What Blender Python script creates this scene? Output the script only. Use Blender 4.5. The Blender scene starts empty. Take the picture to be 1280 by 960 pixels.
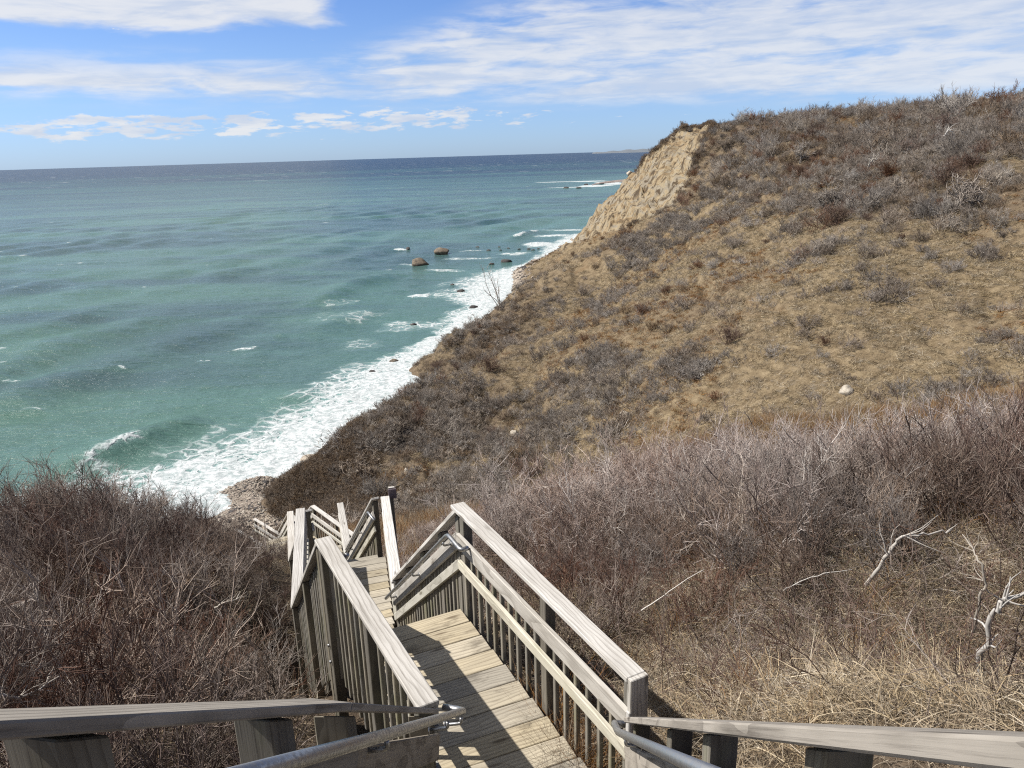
import bpy, bmesh, math, random
import numpy as np
from mathutils import Vector, Matrix, noise as mnoise

random.seed(7)
RNG = np.random.default_rng(11)
S = bpy.context.scene
COL = S.collection
ZE = 34.0                                   # height of the eye above the sea (m)

# ------------------------------------------------------------------ camera
F_PX, W_PX = 945.0, 1280.0
PITCH, ROLL = math.atan(287 / F_PX), math.atan(0.03)
fw = Vector((0, math.cos(PITCH), -math.sin(PITCH)))
r0 = Vector((1, 0, 0)); u0 = r0.cross(fw)
cr = r0 * math.cos(ROLL) - u0 * math.sin(ROLL)
cu = r0 * math.sin(ROLL) + u0 * math.cos(ROLL)
cam = bpy.data.cameras.new('camera')
cam.sensor_fit = 'HORIZONTAL'; cam.sensor_width = 36.0
cam.lens = 36.0 * F_PX / W_PX
cam.clip_start = 0.05; cam.clip_end = 90000
camo = bpy.data.objects.new('camera', cam); COL.objects.link(camo)
camo.matrix_world = Matrix(((cr.x, cu.x, -fw.x, 0), (cr.y, cu.y, -fw.y, 0), (cr.z, cu.z, -fw.z, ZE), (0, 0, 0, 1)))
S.camera = camo

# ------------------------------------------------------------------ exposure
S.view_settings.view_transform = 'Standard'; S.view_settings.look = 'None'
S.view_settings.gamma = 1.0; S.view_settings.exposure = 0.50
S.view_settings.use_curve_mapping = False
S.cycles.max_bounces = 6; S.cycles.diffuse_bounces = 1; S.cycles.glossy_bounces = 3
S.cycles.transparent_max_bounces = 8
S.cycles.use_denoising = False; S.cycles.filter_width = 1.15
S.cycles.sample_clamp_indirect = 3.0; S.cycles.sample_clamp_direct = 2.5

# ------------------------------------------------------------------ node helpers
class NT:
    def __init__(s, tree): s.t = tree; tree.nodes.clear()
    def n(s, typ, **kw):
        nd = s.t.nodes.new(typ)
        for k, v in kw.items(): setattr(nd, k, v)
        return nd
    def link(s, a, b): s.t.links.new(a, b)
    def put(s, sock, v):
        if hasattr(v, 'is_output') or isinstance(v, bpy.types.NodeSocket): s.link(v, sock)
        else: sock.default_value = v
    def math(s, op, a, b=0.0, c=None, clamp=False):
        nd = s.n('ShaderNodeMath', operation=op, use_clamp=clamp)
        s.put(nd.inputs[0], a); s.put(nd.inputs[1], b)
        if c is not None: s.put(nd.inputs[2], c)
        return nd.outputs[0]
    def mix(s, fac, a, b, blend='MIX'):
        nd = s.n('ShaderNodeMix', data_type='RGBA', blend_type=blend)
        s.put(nd.inputs[0], fac)
        for i, v in ((6, a), (7, b)):
            if isinstance(v, (tuple, list)): v = tuple(v) + ((1,) if len(v) == 3 else ())
            s.put(nd.inputs[i], v)
        return nd.outputs[2]
    def smooth(s, v, lo, hi, a=0.0, b=1.0):
        nd = s.n('ShaderNodeMapRange', interpolation_type='SMOOTHSTEP')
        s.put(nd.inputs[0], v); s.put(nd.inputs[1], lo); s.put(nd.inputs[2], hi)
        nd.inputs[3].default_value = a; nd.inputs[4].default_value = b
        return nd.outputs[0]
    def noise(s, vec, scale, detail=4, rough=0.55, dist=0.0):
        nd = s.n('ShaderNodeTexNoise')
        if vec is not None: s.link(vec, nd.inputs['Vector'])
        nd.inputs['Scale'].default_value = scale; nd.inputs['Detail'].default_value = detail
        nd.inputs['Roughness'].default_value = rough; nd.inputs['Distortion'].default_value = dist
        return nd.outputs[0]
    def comb(s, x, y, z):
        nd = s.n('ShaderNodeCombineXYZ')
        for i, v in enumerate((x, y, z)): s.put(nd.inputs[i], v)
        return nd.outputs[0]
    def sep(s, v):
        nd = s.n('ShaderNodeSeparateXYZ'); s.link(v, nd.inputs[0]); return nd.outputs
    def vmul(s, v, k):
        nd = s.n('ShaderNodeVectorMath', operation='MULTIPLY'); s.link(v, nd.inputs[0]); nd.inputs[1].default_value = k
        return nd.outputs[0]
    def vadd(s, v, k):
        nd = s.n('ShaderNodeVectorMath', operation='ADD'); s.link(v, nd.inputs[0]); s.put(nd.inputs[1], k)
        return nd.outputs[0]
    def attr(s, name):
        nd = s.n('ShaderNodeAttribute'); nd.attribute_name = name; return nd
    def ramp(s, v, stops):
        nd = s.n('ShaderNodeValToRGB'); s.put(nd.inputs[0], v); e = nd.color_ramp.elements
        while len(e) < len(stops): e.new(0.5)
        for el, (p, c) in zip(e, stops): el.position = p; el.color = tuple(c) + (1,)
        return nd.outputs[0]

# ------------------------------------------------------------------ sun and sky
TO_SUN = Vector((-0.94, 0.06, 1.11)).normalized()
SUN_EL = math.asin(TO_SUN.z)
SUN_AZ = math.atan2(TO_SUN.x, TO_SUN.y)
sl = bpy.data.lights.new('sun', 'SUN'); sl.energy = 5.0; sl.angle = math.radians(0.53); sl.color = (1.0, 0.955, 0.89)
so = bpy.data.objects.new('sun', sl); COL.objects.link(so)
so.rotation_euler = (-TO_SUN).to_track_quat('-Z', 'Y').to_euler(); so.location = (-60, -10, 150)

world = bpy.data.worlds.new('World'); S.world = world; world.use_nodes = True
w = NT(world.node_tree)
sky = w.n('ShaderNodeTexSky', sky_type='NISHITA')
sky.sun_disc = False; sky.sun_elevation = SUN_EL; sky.sun_rotation = SUN_AZ
sky.altitude = 200; sky.air_density = 1.0; sky.dust_density = 0.2; sky.ozone_density = 2.5
dirv = w.n('ShaderNodeTexCoord').outputs['Generated']
dx, dy, dz = w.sep(dirv)
az = w.math('MULTIPLY', w.math('ARCTAN2', dx, dy), 57.2958)
el = w.math('MULTIPLY', w.math('ARCSINE', dz), 57.2958)
# the low sky is a clear cold blue: a tint of the model sky, darkened overhead to deepen the shade
tint = w.ramp(w.math('DIVIDE', el, 30.0, clamp=True), [(0.0, (0.88, 1.26, 2.25)), (0.22, (1.20, 1.42, 1.98)), (0.36, (1.10, 1.36, 1.98)), (0.6, (0.62, 0.82, 1.25)), (1.0, (0.32, 0.45, 0.70))])
base = w.mix(1.0, sky.outputs[0], tint, 'MULTIPLY')
# thin streaked sheet, denser towards the right (positive azimuth)
elt = w.math('ADD', el, w.math('MULTIPLY', az, -0.012))
v1 = w.comb(w.math('MULTIPLY', az, 0.12), w.math('MULTIPLY', elt, 0.60), 3.1)
n1 = w.noise(v1, 1.0, 7, 0.55, 0.5)
v1b = w.comb(w.math('MULTIPLY', az, 0.24), w.math('MULTIPLY', elt, 1.45), 9.7)
n1b = w.noise(v1b, 1.0, 6, 0.58, 0.35)
lo_edge = w.math('ADD', 3.5, w.math('MULTIPLY', az, -0.024))
hi_edge = w.math('MINIMUM', w.math('ADD', 6.5, w.math('MULTIPLY', w.math('MAXIMUM', w.math('ADD', az, 12.0), 0.0), 0.29)), 15.0)
band = w.math('MULTIPLY', w.smooth(w.math('SUBTRACT', el, lo_edge), -0.9, 0.9),
              w.smooth(w.math('SUBTRACT', hi_edge, el), -1.2, 1.6))
dens = w.math('ADD', w.math('MULTIPLY', n1, 0.85), w.math('MULTIPLY', n1b, 0.50))
cen = w.math('SUBTRACT', el, w.math('ADD', lo_edge, w.math('ADD', 1.3, w.math('MULTIPLY', w.math('MAXIMUM', w.math('ADD', az, 10.0), 0.0), 0.10))))
core = w.math('SUBTRACT', 1.0, w.math('DIVIDE', w.math('ABSOLUTE', cen), w.math('ADD', 1.7, w.math('MULTIPLY', w.math('MAXIMUM', w.math('ADD', az, 10.0), 0.0), 0.11))), clamp=True)
dens = w.math('ADD', dens, w.math('MULTIPLY', w.smooth(core, 0.0, 1.0), 0.12))
dens = w.math('ADD', dens, w.smooth(az, -25, 25, 0.0, 0.06))
sheet = w.math('MULTIPLY', w.smooth(dens, 0.53, 0.86), band)
sheet = w.math('MULTIPLY', sheet, w.math('MULTIPLY', w.smooth(az, -30, 10, 0.90, 0.78), w.smooth(w.math('ABSOLUTE', az), 150, 90)))
# puffy bank high on the left and onwards overhead
v2 = w.comb(w.math('MULTIPLY', az, 0.085), w.math('MULTIPLY', el, 0.30), 15.3)
n2 = w.noise(v2, 1.0, 8, 0.55, 0.25)
hib = w.math('MULTIPLY', w.smooth(el, 7.2, 9.2), w.smooth(az, -6, -16))
hib = w.math('MAXIMUM', hib, w.math('MULTIPLY', w.smooth(el, 13, 20), 0.0))
puff = w.smooth(w.math('ADD', n2, w.math('MULTIPLY', hib, 0.30)), 0.62, 0.80)
puff = w.math('MULTIPLY', puff, w.smooth(el, 5.5, 8.5))
# low rows of small cumulus
v3 = w.comb(w.math('MULTIPLY', az, 0.42), w.math('MULTIPLY', elt, 1.7), 41.0)
n3 = w.noise(v3, 1.0, 7, 0.6, 0.2)
rowm = w.math('MULTIPLY', w.smooth(elt, 1.2, 2.5), w.smooth(elt, 3.9, 3.0))
rowm = w.math('MULTIPLY', rowm, w.smooth(az, 16, -8))
cum = w.smooth(w.math('ADD', n3, w.math('MULTIPLY', rowm, 0.25)), 0.68, 0.80)
cum = w.math('MULTIPLY', cum, w.smooth(elt, 0.9, 1.6))
cmask = w.math('MAXIMUM', w.math('MAXIMUM', sheet, w.math('MULTIPLY', puff, 0.88)), w.math('MULTIPLY', cum, 0.9))
shade = w.smooth(w.math('ADD', w.math('MULTIPLY', n1b, 0.6), w.math('MULTIPLY', n2, 0.4)), 0.40, 0.62)
ccol = w.mix(shade, (8.6, 9.6, 11.4), (11.9, 12.0, 12.2))
skyc = w.mix(w.math('MULTIPLY', cmask, w.smooth(el, 0.2, 1.4)), base, ccol)
bg = w.n('ShaderNodeBackground'); w.link(skyc, bg.inputs[0]); bg.inputs[1].default_value = 0.05
wo = w.n('ShaderNodeOutputWorld'); w.link(bg.outputs[0], wo.inputs[0])

# ------------------------------------------------------------------ object helpers
def mesh_obj(name, me, mat=None, parent=None, link=True):
    o = bpy.data.objects.new(name, me)
    if mat is not None and not me.materials: me.materials.append(mat)
    if link: COL.objects.link(o)
    if parent is not None: o.parent = parent
    return o
def np_mesh(name, verts, faces, smooth=False):
    """verts (n,3) array, faces (m,k) int array with one k"""
    verts = np.asarray(verts, np.float32); faces = np.asarray(faces, np.int32)
    me = bpy.data.meshes.new(name); k = faces.shape[1]
    me.vertices.add(len(verts)); me.vertices.foreach_set('co', verts.ravel())
    me.loops.add(faces.size); me.loops.foreach_set('vertex_index', faces.ravel())
    me.polygons.add(len(faces))
    me.polygons.foreach_set('loop_start', np.arange(0, faces.size, k, dtype=np.int32))
    me.polygons.foreach_set('loop_total', np.full(len(faces), k, np.int32))
    if smooth: me.polygons.foreach_set('use_smooth', np.ones(len(faces), bool))
    me.update(); me.validate()
    return me
def add_attr(me, name, vals, typ='FLOAT', dom='POINT'):
    a = me.attributes.new(name, typ, dom); a.data.foreach_set('value', np.asarray(vals, np.float32)); return a
def empty(name, loc=(0, 0, 0), parent=None):
    o = bpy.data.objects.new(name, None); o.empty_display_size = 0.2; o.location = loc; COL.objects.link(o)
    if parent is not None: o.parent = parent
    return o
def tag(o, label=None, cat=None, group=None, kind=None):
    if label: o['label'] = label
    if cat: o['category'] = cat
    if group: o['group'] = group
    if kind: o['kind'] = kind
    return o
def E3(x, y, z): return Vector((x, y, z + ZE))          # metres from the eye -> world

# ------------------------------------------------------------------ numpy noise
def vnoise(x, y, seed=0):
    """smooth value noise on arrays, about -1..1"""
    xi = np.floor(x).astype(np.int64); yi = np.floor(y).astype(np.int64)
    fx = x - xi; fy = y - yi
    fx = fx * fx * fx * (fx * (fx * 6 - 15) + 10); fy = fy * fy * fy * (fy * (fy * 6 - 15) + 10)
    def h(a, b):
        n = (a * 374761393 + b * 668265263 + seed * 974634777) & 0xffffffff
        n = ((n ^ (n >> 13)) * 1274126177) & 0xffffffff
        n = n ^ (n >> 16)
        return (n & 0xffff) / 32767.5 - 1.0
    a, b, c, d = h(xi, yi), h(xi + 1, yi), h(xi, yi + 1), h(xi + 1, yi + 1)
    return (a + (b - a) * fx) * (1 - fy) + (c + (d - c) * fx) * fy
def fbm(x, y, octv=4, seed=0, gain=0.5):
    s = 0; a = 1.0; t = 0
    for i in range(octv):
        s = s + a * vnoise(x * 2 ** i + 17.3 * i, y * 2 ** i - 9.1 * i, seed + i); t += a; a *= gain
    return s / t
def sstep(v, lo, hi):
    t = np.clip((v - lo) / (hi - lo), 0, 1); return t * t * (3 - 2 * t)

# ------------------------------------------------------------------ terrain (azimuth deg, distance, height from the eye)
TP = []
def pol(a, d, z): TP.append((d * math.sin(math.radians(a)), d * math.cos(math.radians(a)), z))
for a, d, z in [
    (0, 0.3, -2.3), (-60, 2.2, -2.9), (-45, 3.5, -3.4), (60, 2.5, -2.5), (40, 3.5, -3.1), (0, 3.0, -4.2), (-17.6, 6.7, -5.35), (-34, 6.5, -4.7), (-25, 4.5, -4.35),
    (17.6, 5.3, -4.42), (38.7, 5.5, -3.75), (8, 5.2, -4.75), (3, 6.4, -5.0), (17, 8, -5.0), (35, 8, -4.2), (17, 11, -5.9), (35, 11, -4.75), (5, 10, -6.35), (-4, 8.5, -6.3),
    (35, 14, -5.65), (26, 14.5, -6.65), (16, 15.5, -7.4), (5, 15, -8.0), (-4, 14, -8.4), (-8, 12, -8.0),
    (-36, 17, -7.3), (-30.8, 17, -7.8), (-26, 17.5, -8.7), (-23, 18, -9.6), (-18, 16.5, -9.9), (-34, 11, -6.0), (-22, 11, -7.3), (-13, 10, -7.9), (-15, 13, -9.0),
    (-36, 28, -14.5), (-27, 28, -15.5), (-24, 27, -15), (-36, 48, -28), (-27, 48, -27), (-60, 9, -4.6), (-60, 22, -11), (-60, 48, -28), (-60, 80, -35.5),
    (-16.6, 24, -13.0), (-12.9, 20.5, -12.2), (-20.5, 35, -18.8), (-18, 30, -16.4), (-20, 50, -26), (-17.5, 62, -29.8), (-19.5, 65, -32.5), (-20.5, 70, -33.1), (-22.5, 70, -33.0), (-24, 68, -33.2), (-18.8, 82, -33.95), (-22, 76, -33.5), (-20.6, 76, -33.2), (-20.2, 79.5, -33.5), (-24.3, 77.5, -34.05),
    (-28, 64, -33), (-34, 66, -34.5), (-34, 85, -36), (-26, 95, -36.5), (-16.3, 86, -34), (-16.5, 110, -37), (-19.3, 88, -36), (-17.6, 84, -35.6), (-21, 90, -36.3),
    (35, 30, -11.5), (26, 30, -13.5), (16, 30, -14.5), (5, 30, -15.5), (-5, 30, -16.8), (-10, 25, -14.6),
    (90, 4, -2.2), (90, 15, -2.2), (90, 60, 0), (60, 8, -2.9), (60, 30, -6), (60, 70, 0), (45, 150, 5), (90, 150, 5), (180, 10, 0.5), (180, 60, 4), (-120, 40, -6), (-90, 5, -2.8), (-90, 16, -5), (-90, 42, -20), (-90, 72, -34), (-120, 120, -36), (135, 100, 5)]:
    pol(a, d, z)
for a, rows in {
    35: [(.266, 52), (.19, 62), (.105, 75), (.034, 92), (-.002, 112)],
    26: [(.339, 47), (.22, 62), (.11, 80), (.034, 105), (-.013, 138)],
    20: [(.36, 46), (.24, 62), (.13, 85), (.05, 118), (-.022, 165)],
    15: [(.385, 47), (.25, 66), (.15, 95), (.06, 140), (-.020, 215)],
    11.6: [(.40, 49), (.26, 70), (.16, 110), (.08, 180)],
    8: [(.415, 50), (.28, 74), (.18, 120), (.12, 190)],
    4.6: [(.44, 52), (.3, 78), (.2, 125), (.145, 190), (.118, 250)],
    0: [(.47, 52), (.34, 78), (.25, 115), (.190, 158)],
    -5: [(.49, 50), (.36, 76), (.27, 104), (.238, 122)],
    -10.8: [(.50, 50), (.41, 68)],
    -15: [(.50, 56), (.455, 66)]}.items():
    for dep, d in rows: pol(a, d, -dep * d)
# sea foot of the bluff and sea bed
for a, d, z in [(-10.8, 112, -37), (-5.2, 155, -37), (0.0, 178, -33.4), (0.2, 213, -34.0), (-1, 235, -36.5), (2.7, 253, -33.9), (4.6, 283, -33.2), (4.6, 305, -34.2), (3.6, 330, -36.5),
                (6.0, 330, -34.6), (7.5, 350, -36), (9.5, 350, -36), (12, 360, -36), (16, 380, -36), (22, 420, -36),
                (6.3, 283, -24), (7.4, 282, -16.5), (8.6, 282, -9.5), (9.7, 281, -4.5), (10.8, 280, 1.2), (11.7, 277, 4.8), (12.6, 272, 6.4), (13.5, 262, 6.0),
                (7.4, 300, -29), (9.7, 306, -19), (11.5, 306, -8), (13, 310, -6), (16, 310, -4), (20, 290, 4), (26, 210, 5), (34, 165, 5), (20, 210, 5.4), (15, 262, 5.4),
                (9.5, 240, -9.8), (11.3, 235, -3.0), (12.8, 230, 1.0), (7, 240, -19), (10, 265, -6.0), (8.2, 266, -13.0)]:
    pol(a, d, z)
def pix(px, py):
    return cr * ((px - 640) / F_PX) - cu * ((py - 480) / F_PX) + fw
for px, py, d, dd, zb in [(352, 602, 72, 4, -33.7), (385, 589, 76, 4, -34.3), (412, 568, 80, 4, -34.6), (440, 545, 84, 4, -34.6), (500, 496, 93, 4.5, -34.6), (528, 463, 103, 5, -34.6), (572, 412, 126, 5, -34.6), (602, 394, 139, 6, -34.6), (622, 382, 148, 8, -34.2)]:
    v_ = pix(px, py); a_ = math.degrees(math.atan2(v_.x, v_.y)); h_ = math.hypot(v_.x, v_.y)
    pol(a_, d, v_.z / h_ * d - .35); pol(a_, d + dd, zb)
TPA = np.array(TP)
def _phi(d): return np.sqrt(d * d + 9.0)
_P = TPA[:, :2]; _A = _phi(np.hypot(_P[:, None, 0] - _P[None, :, 0], _P[:, None, 1] - _P[None, :, 1]))
_n = len(_P); _M = np.zeros((_n + 3, _n + 3)); _M[:_n, :_n] = _A + 0.02 * np.eye(_n)
_M[:_n, _n] = 1; _M[:_n, _n + 1:] = _P; _M[_n, :_n] = 1; _M[_n + 1:, :_n] = _P.T
_W = np.linalg.solve(_M, np.concatenate([TPA[:, 2], np.zeros(3)]))
def ground_raw(x, y):
    x = np.asarray(x, float).ravel(); y = np.asarray(y, float).ravel(); out = np.empty(len(x))
    for i in range(0, len(x), 20000):
        xs, ys = x[i:i + 20000], y[i:i + 20000]
        K = _phi(np.hypot(xs[:, None] - _P[None, :, 0], ys[:, None] - _P[None, :, 1]))
        out[i:i + 20000] = K @ _W[:_n] + _W[_n] + xs * _W[_n + 1] + ys * _W[_n + 2]
    return out
def cliff_mask(x, y):
    a = np.degrees(np.arctan2(x, y)); d = np.hypot(x, y) + 9 * fbm(x / 11, y / 11, 3, 42)
    lim = np.interp(a, [4.0, 6.0, 8.6, 11, 12.6, 13.8, 15.2], [222, 214, 200, 186, 190, 210, 255])
    m = sstep(a, 3.6, 4.4) * sstep(a, 15.6 + 0 * a, 14.4) * sstep(d, lim - 5, lim + 6) * sstep(d, 330, 315)
    return m
def ground(x, y):
    """height in world z (sea level 0)"""
    x = np.asarray(x, float); y = np.asarray(y, float); shp = x.shape
    z = ground_raw(x, y).reshape(shp)
    d = np.hypot(x, y)
    rough = sstep(d, 20, 60) * sstep(z, -33.4, -30)
    z = z + rough * (fbm(x / 14, y / 14, 4, 3) * (0.5 + 0.8 * sstep(np.degrees(np.arctan2(x, y)), -2, 5)) + fbm(x / 4.2, y / 4.2, 3, 9) * 0.38 - 0.1)
    z = z + (1 - sstep(d, 15, 50)) * fbm(x / 2.0, y / 2.0, 3, 21) * 0.12
    # gullies running down the face
    gx = np.abs(fbm(x / 9 + 0.3 * fbm(x / 20, y / 20, 2, 5), y / 40, 3, 31))
    z = z - rough * sstep(gx, 0.16, 0.0) * 0.9 * sstep(d, 45, 70)
    cm = cliff_mask(x, y)
    rid = np.abs(fbm((x * .8 + y * .35) / 4.0, (y - z) / 26, 4, 77)) ** 0.8
    z = z + cm * (rid * 7.5 - 3.4 + fbm(x / 3, z / 2.0, 3, 55) * 1.6 + fbm(x / 1.6, y / 1.6, 2, 57) * .5)
    z = np.where(z > 9, 9, z)
    return np.maximum(z, -38) + ZE

# ------------------------------------------------------------------ materials
def new_mat(name):
    m = bpy.data.materials.new(name); m.use_nodes = True
    t = NT(m.node_tree)
    b = t.n('ShaderNodeBsdfPrincipled'); o = t.n('ShaderNodeOutputMaterial'); t.link(b.outputs[0], o.inputs[0])
    return m, t, b
def bump(t, b, h, strength, dist):
    nd = t.n('ShaderNodeBump'); nd.inputs['Strength'].default_value = strength; nd.inputs['Distance'].default_value = dist
    t.link(h, nd.inputs['Height']); t.link(nd.outputs[0], b.inputs['Normal'])

def wood(name, light, mid, dark, green=0.0, wet=0.0):
    m, t, b = new_mat(name)
    oc = t.n('ShaderNodeTexCoord').outputs['Object']
    rnd = t.n('ShaderNodeObjectInfo').outputs['Random']
    off = t.comb(t.math('MULTIPLY', rnd, 37.0), t.math('MULTIPLY', rnd, 91.0), t.math('MULTIPLY', rnd, 53.0))
    v = t.vadd(oc, off)
    wob = t.noise(t.vmul(v, (0.9, 3.0, 3.0)), 1.0, 3, 0.5)
    x, y, z = t.sep(v)
    # growth rings: distorted distance from a pith line below the board
    yy = t.math('ADD', y, t.math('MULTIPLY', t.math('SUBTRACT', wob, 0.5), 0.22))
    ring = t.n('ShaderNodeTexWave', wave_type='BANDS', bands_direction='Y', wave_profile='SAW')
    t.link(t.comb(t.math('MULTIPLY', x, 0.02), yy, t.math('MULTIPLY', z, 0.8)), ring.inputs['Vector'])
    ring.inputs['Scale'].default_value = 9.0; ring.inputs['Distortion'].default_value = 1.2; ring.inputs['Detail'].default_value = 2.0; ring.inputs['Detail Scale'].default_value = 2.0
    fine = t.noise(t.vmul(v, (2.2, 95.0, 95.0)), 1.0, 4, 0.6)
    streak = t.noise(t.vmul(v, (0.9, 22.0, 22.0)), 1.0, 4, 0.6)
    blot = t.noise(t.vmul(v, (2.0, 7.0, 7.0)), 1.0, 4, 0.6)
    kn = t.n('ShaderNodeTexVoronoi', feature='F1'); t.link(t.vmul(v, (1.7, 7.5, 7.5)), kn.inputs['Vector']); kn.inputs['Scale'].default_value = 1.0
    knot = t.smooth(kn.outputs['Distance'], 0.19, 0.05)
    g = t.math('ADD', t.math('MULTIPLY', t.smooth(ring.outputs['Fac'], 0.45, 1.0), 0.50), t.math('MULTIPLY', t.smooth(fine, 0.5, 0.72), 0.42))
    g = t.math('ADD', g, t.math('MULTIPLY', t.smooth(streak, 0.56, 0.72), 0.35))
    c = t.mix(t.smooth(blot, 0.35, 0.65), light, mid)
    c = t.mix(t.math('MULTIPLY', g, 0.92, clamp=True), c, dark)
    c = t.mix(t.math('MULTIPLY', knot, 0.75), c, (dark[0] * .55, dark[1] * .5, dark[2] * .45))
    if green:
        c = t.mix(t.math('MULTIPLY', t.smooth(t.noise(t.vmul(v, (3, 9, 9)), 1.0, 3), 0.48, 0.7), green), c, (0.13, 0.14, 0.06))
    if wet:
        wn = t.noise(t.vmul(v, (1.6, 4, 4)), 1.3, 5, 0.65)
        c = t.mix(t.math('MULTIPLY', t.smooth(wn, 0.54, 0.68), wet), c, (dark[0] * .6, dark[1] * .6, dark[2] * .6))
    hv = t.n('ShaderNodeHueSaturation'); t.link(c, hv.inputs['Color'])
    t.put(hv.inputs['Value'], t.math('ADD', 0.80, t.math('MULTIPLY', rnd, 0.36)))
    t.put(hv.inputs['Saturation'], t.math('ADD', 0.7, t.math('MULTIPLY', t.math('FRACT', t.math('MULTIPLY', rnd, 7.31)), 0.55)))
    t.link(hv.outputs[0], b.inputs['Base Color'])
    b.inputs['Roughness'].default_value = 0.82; b.inputs['Specular IOR Level'].default_value = 0.3
    hgt = t.math('SUBTRACT', t.math('MULTIPLY', fine, 0.6), t.math('MULTIPLY', g, 0.8))
    bump(t, b, hgt, 0.5, 0.003)
    return m
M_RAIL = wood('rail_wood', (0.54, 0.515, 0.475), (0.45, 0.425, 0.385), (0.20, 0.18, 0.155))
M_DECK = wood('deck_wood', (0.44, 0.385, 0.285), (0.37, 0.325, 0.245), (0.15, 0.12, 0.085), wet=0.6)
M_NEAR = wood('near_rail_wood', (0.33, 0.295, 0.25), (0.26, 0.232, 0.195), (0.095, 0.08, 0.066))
M_POST = wood('post_wood', (0.20, 0.18, 0.145), (0.155, 0.138, 0.11), (0.07, 0.058, 0.045), green=0.3)  # greenish wood, darkened further so its colour holds some of the shade
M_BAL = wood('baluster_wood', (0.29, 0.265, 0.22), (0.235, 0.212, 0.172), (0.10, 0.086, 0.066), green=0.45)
M_OLD = wood('old_grey_wood', (0.36, 0.35, 0.33), (0.29, 0.28, 0.265), (0.13, 0.12, 0.11))

def metal():
    m, t, b = new_mat('galvanised_pipe')
    n = t.noise(t.n('ShaderNodeTexCoord').outputs['Object'], 60, 3, 0.6)
    t.link(t.mix(t.smooth(n, 0.35, 0.7), (0.40, 0.40, 0.40), (0.30, 0.30, 0.30)), b.inputs['Base Color'])
    b.inputs['Metallic'].default_value = 0.85
    t.put(b.inputs['Roughness'], t.smooth(n, 0.3, 0.7, 0.28, 0.5))
    return m
M_METAL = metal()
def flat_mat(name, a, b_, scale=6, rough=0.85):
    m, t, b = new_mat(name)
    n = t.noise(t.n('ShaderNodeTexCoord').outputs['Object'], scale, 5, 0.6)
    t.link(t.mix(t.smooth(n, 0.3, 0.7), a, b_), b.inputs['Base Color']); b.inputs['Roughness'].default_value = rough
    bump(t, b, n, 0.4, 0.02)
    return m

def terrain_mat():
    m, t, b = new_mat('hill_soil_and_dead_grass')
    pos = t.n('ShaderNodeNewGeometry').outputs['Position']
    cm = t.attr('cliff').outputs['Fac']; bm_ = t.attr('beach').outputs['Fac']; sh = t.attr('heath').outputs['Fac']
    n1 = t.noise(pos, 0.09, 6, 0.6); n2 = t.noise(pos, 1.1, 6, 0.65); n3 = t.noise(pos, 9.0, 5, 0.7)
    gr = t.ramp(t.math('ADD', t.math('MULTIPLY', n2, 0.6), t.math('MULTIPLY', n3, 0.4)), [(0.30, (0.045, 0.034, 0.023)), (0.46, (0.15, 0.112, 0.068)), (0.60, (0.245, 0.19, 0.118)), (0.75, (0.31, 0.25, 0.165))])
    gr = t.mix(t.math('MULTIPLY', t.smooth(n1, 0.56, 0.72), 0.7), gr, (0.17, 0.10, 0.045))
    br = t.ramp(t.math('ADD', t.math('MULTIPLY', n2, 0.5), t.math('MULTIPLY', n3, 0.5)), [(0.32, (0.035, 0.026, 0.019)), (0.5, (0.115, 0.086, 0.06)), (0.7, (0.20, 0.158, 0.115))])
    c = t.mix(sh, gr, br)
    # cliff: sandy clay with bands and dark streaks
    st = t.noise(t.vmul(pos, (0.13, 0.13, 0.30)), 1.0, 7, 0.66, 1.4)
    st2 = t.noise(t.vmul(pos, (0.55, 0.55, 0.16)), 1.0, 6, 0.65, 0.8)
    cl = t.ramp(st, [(0.30, (0.10, 0.072, 0.044)), (0.42, (0.215, 0.155, 0.09)), (0.50, (0.28, 0.225, 0.145)), (0.58, (0.21, 0.182, 0.142)), (0.68, (0.31, 0.265, 0.19)), (0.78, (0.15, 0.11, 0.066))])
    cl = t.mix(t.smooth(st2, 0.48, 0.62), cl, (0.075, 0.055, 0.036))
    c = t.mix(cm, c, cl)
    vo = t.n('ShaderNodeTexVoronoi'); t.link(pos, vo.inputs['Vector']); vo.inputs['Scale'].default_value = 2.2
    be = t.mix(t.sep(vo.outputs['Color'])[0], (0.23, 0.185, 0.15), (0.42, 0.36, 0.30))
    be = t.mix(t.smooth(vo.outputs['Distance'], 0.25, 0.6), be, (0.12, 0.10, 0.085))
    be = t.mix(t.smooth(n2, 0.42, 0.60), be, (0.40, 0.345, 0.275))
    c = t.mix(bm_, c, be)
    t.link(c, b.inputs['Base Color']); b.inputs['Roughness'].default_value = 0.95; b.inputs['Specular IOR Level'].default_value = 0.1
    bump(t, b, t.math('ADD', t.math('MULTIPLY', n3, 0.35), n2), 0.7, 0.3)
    return m

# ------------------------------------------------------------------ terrain mesh (one sheet, finer in front)
angs = np.radians(np.concatenate([np.arange(-180, -48, 3.0), np.arange(-48, 48, 0.22), np.arange(48, 180, 3.0)]))
radii = [0.25]
while radii[-1] < 460: radii.append(radii[-1] + max(0.16, radii[-1] * 0.0135))
radii = np.array(radii)
AA, RR = np.meshgrid(angs, radii)
gx, gy = RR * np.sin(AA), RR * np.cos(AA)
gz = ground(gx, gy)
na, nr = len(angs), len(radii)
V = np.stack([gx.ravel(), gy.ravel(), gz.ravel()], 1)
I = np.arange(nr * na).reshape(nr, na); I2 = np.roll(I, -1, axis=1)
Fc = np.stack([I[:-1].ravel(), I2[:-1].ravel(), I2[1:].ravel(), I[1:].ravel()], 1)[:, ::-1]
keep = ~((V[Fc][:, :, 2].max(1) < -3.4))
me = np_mesh('ground', V, Fc[keep], smooth=True)
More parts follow.
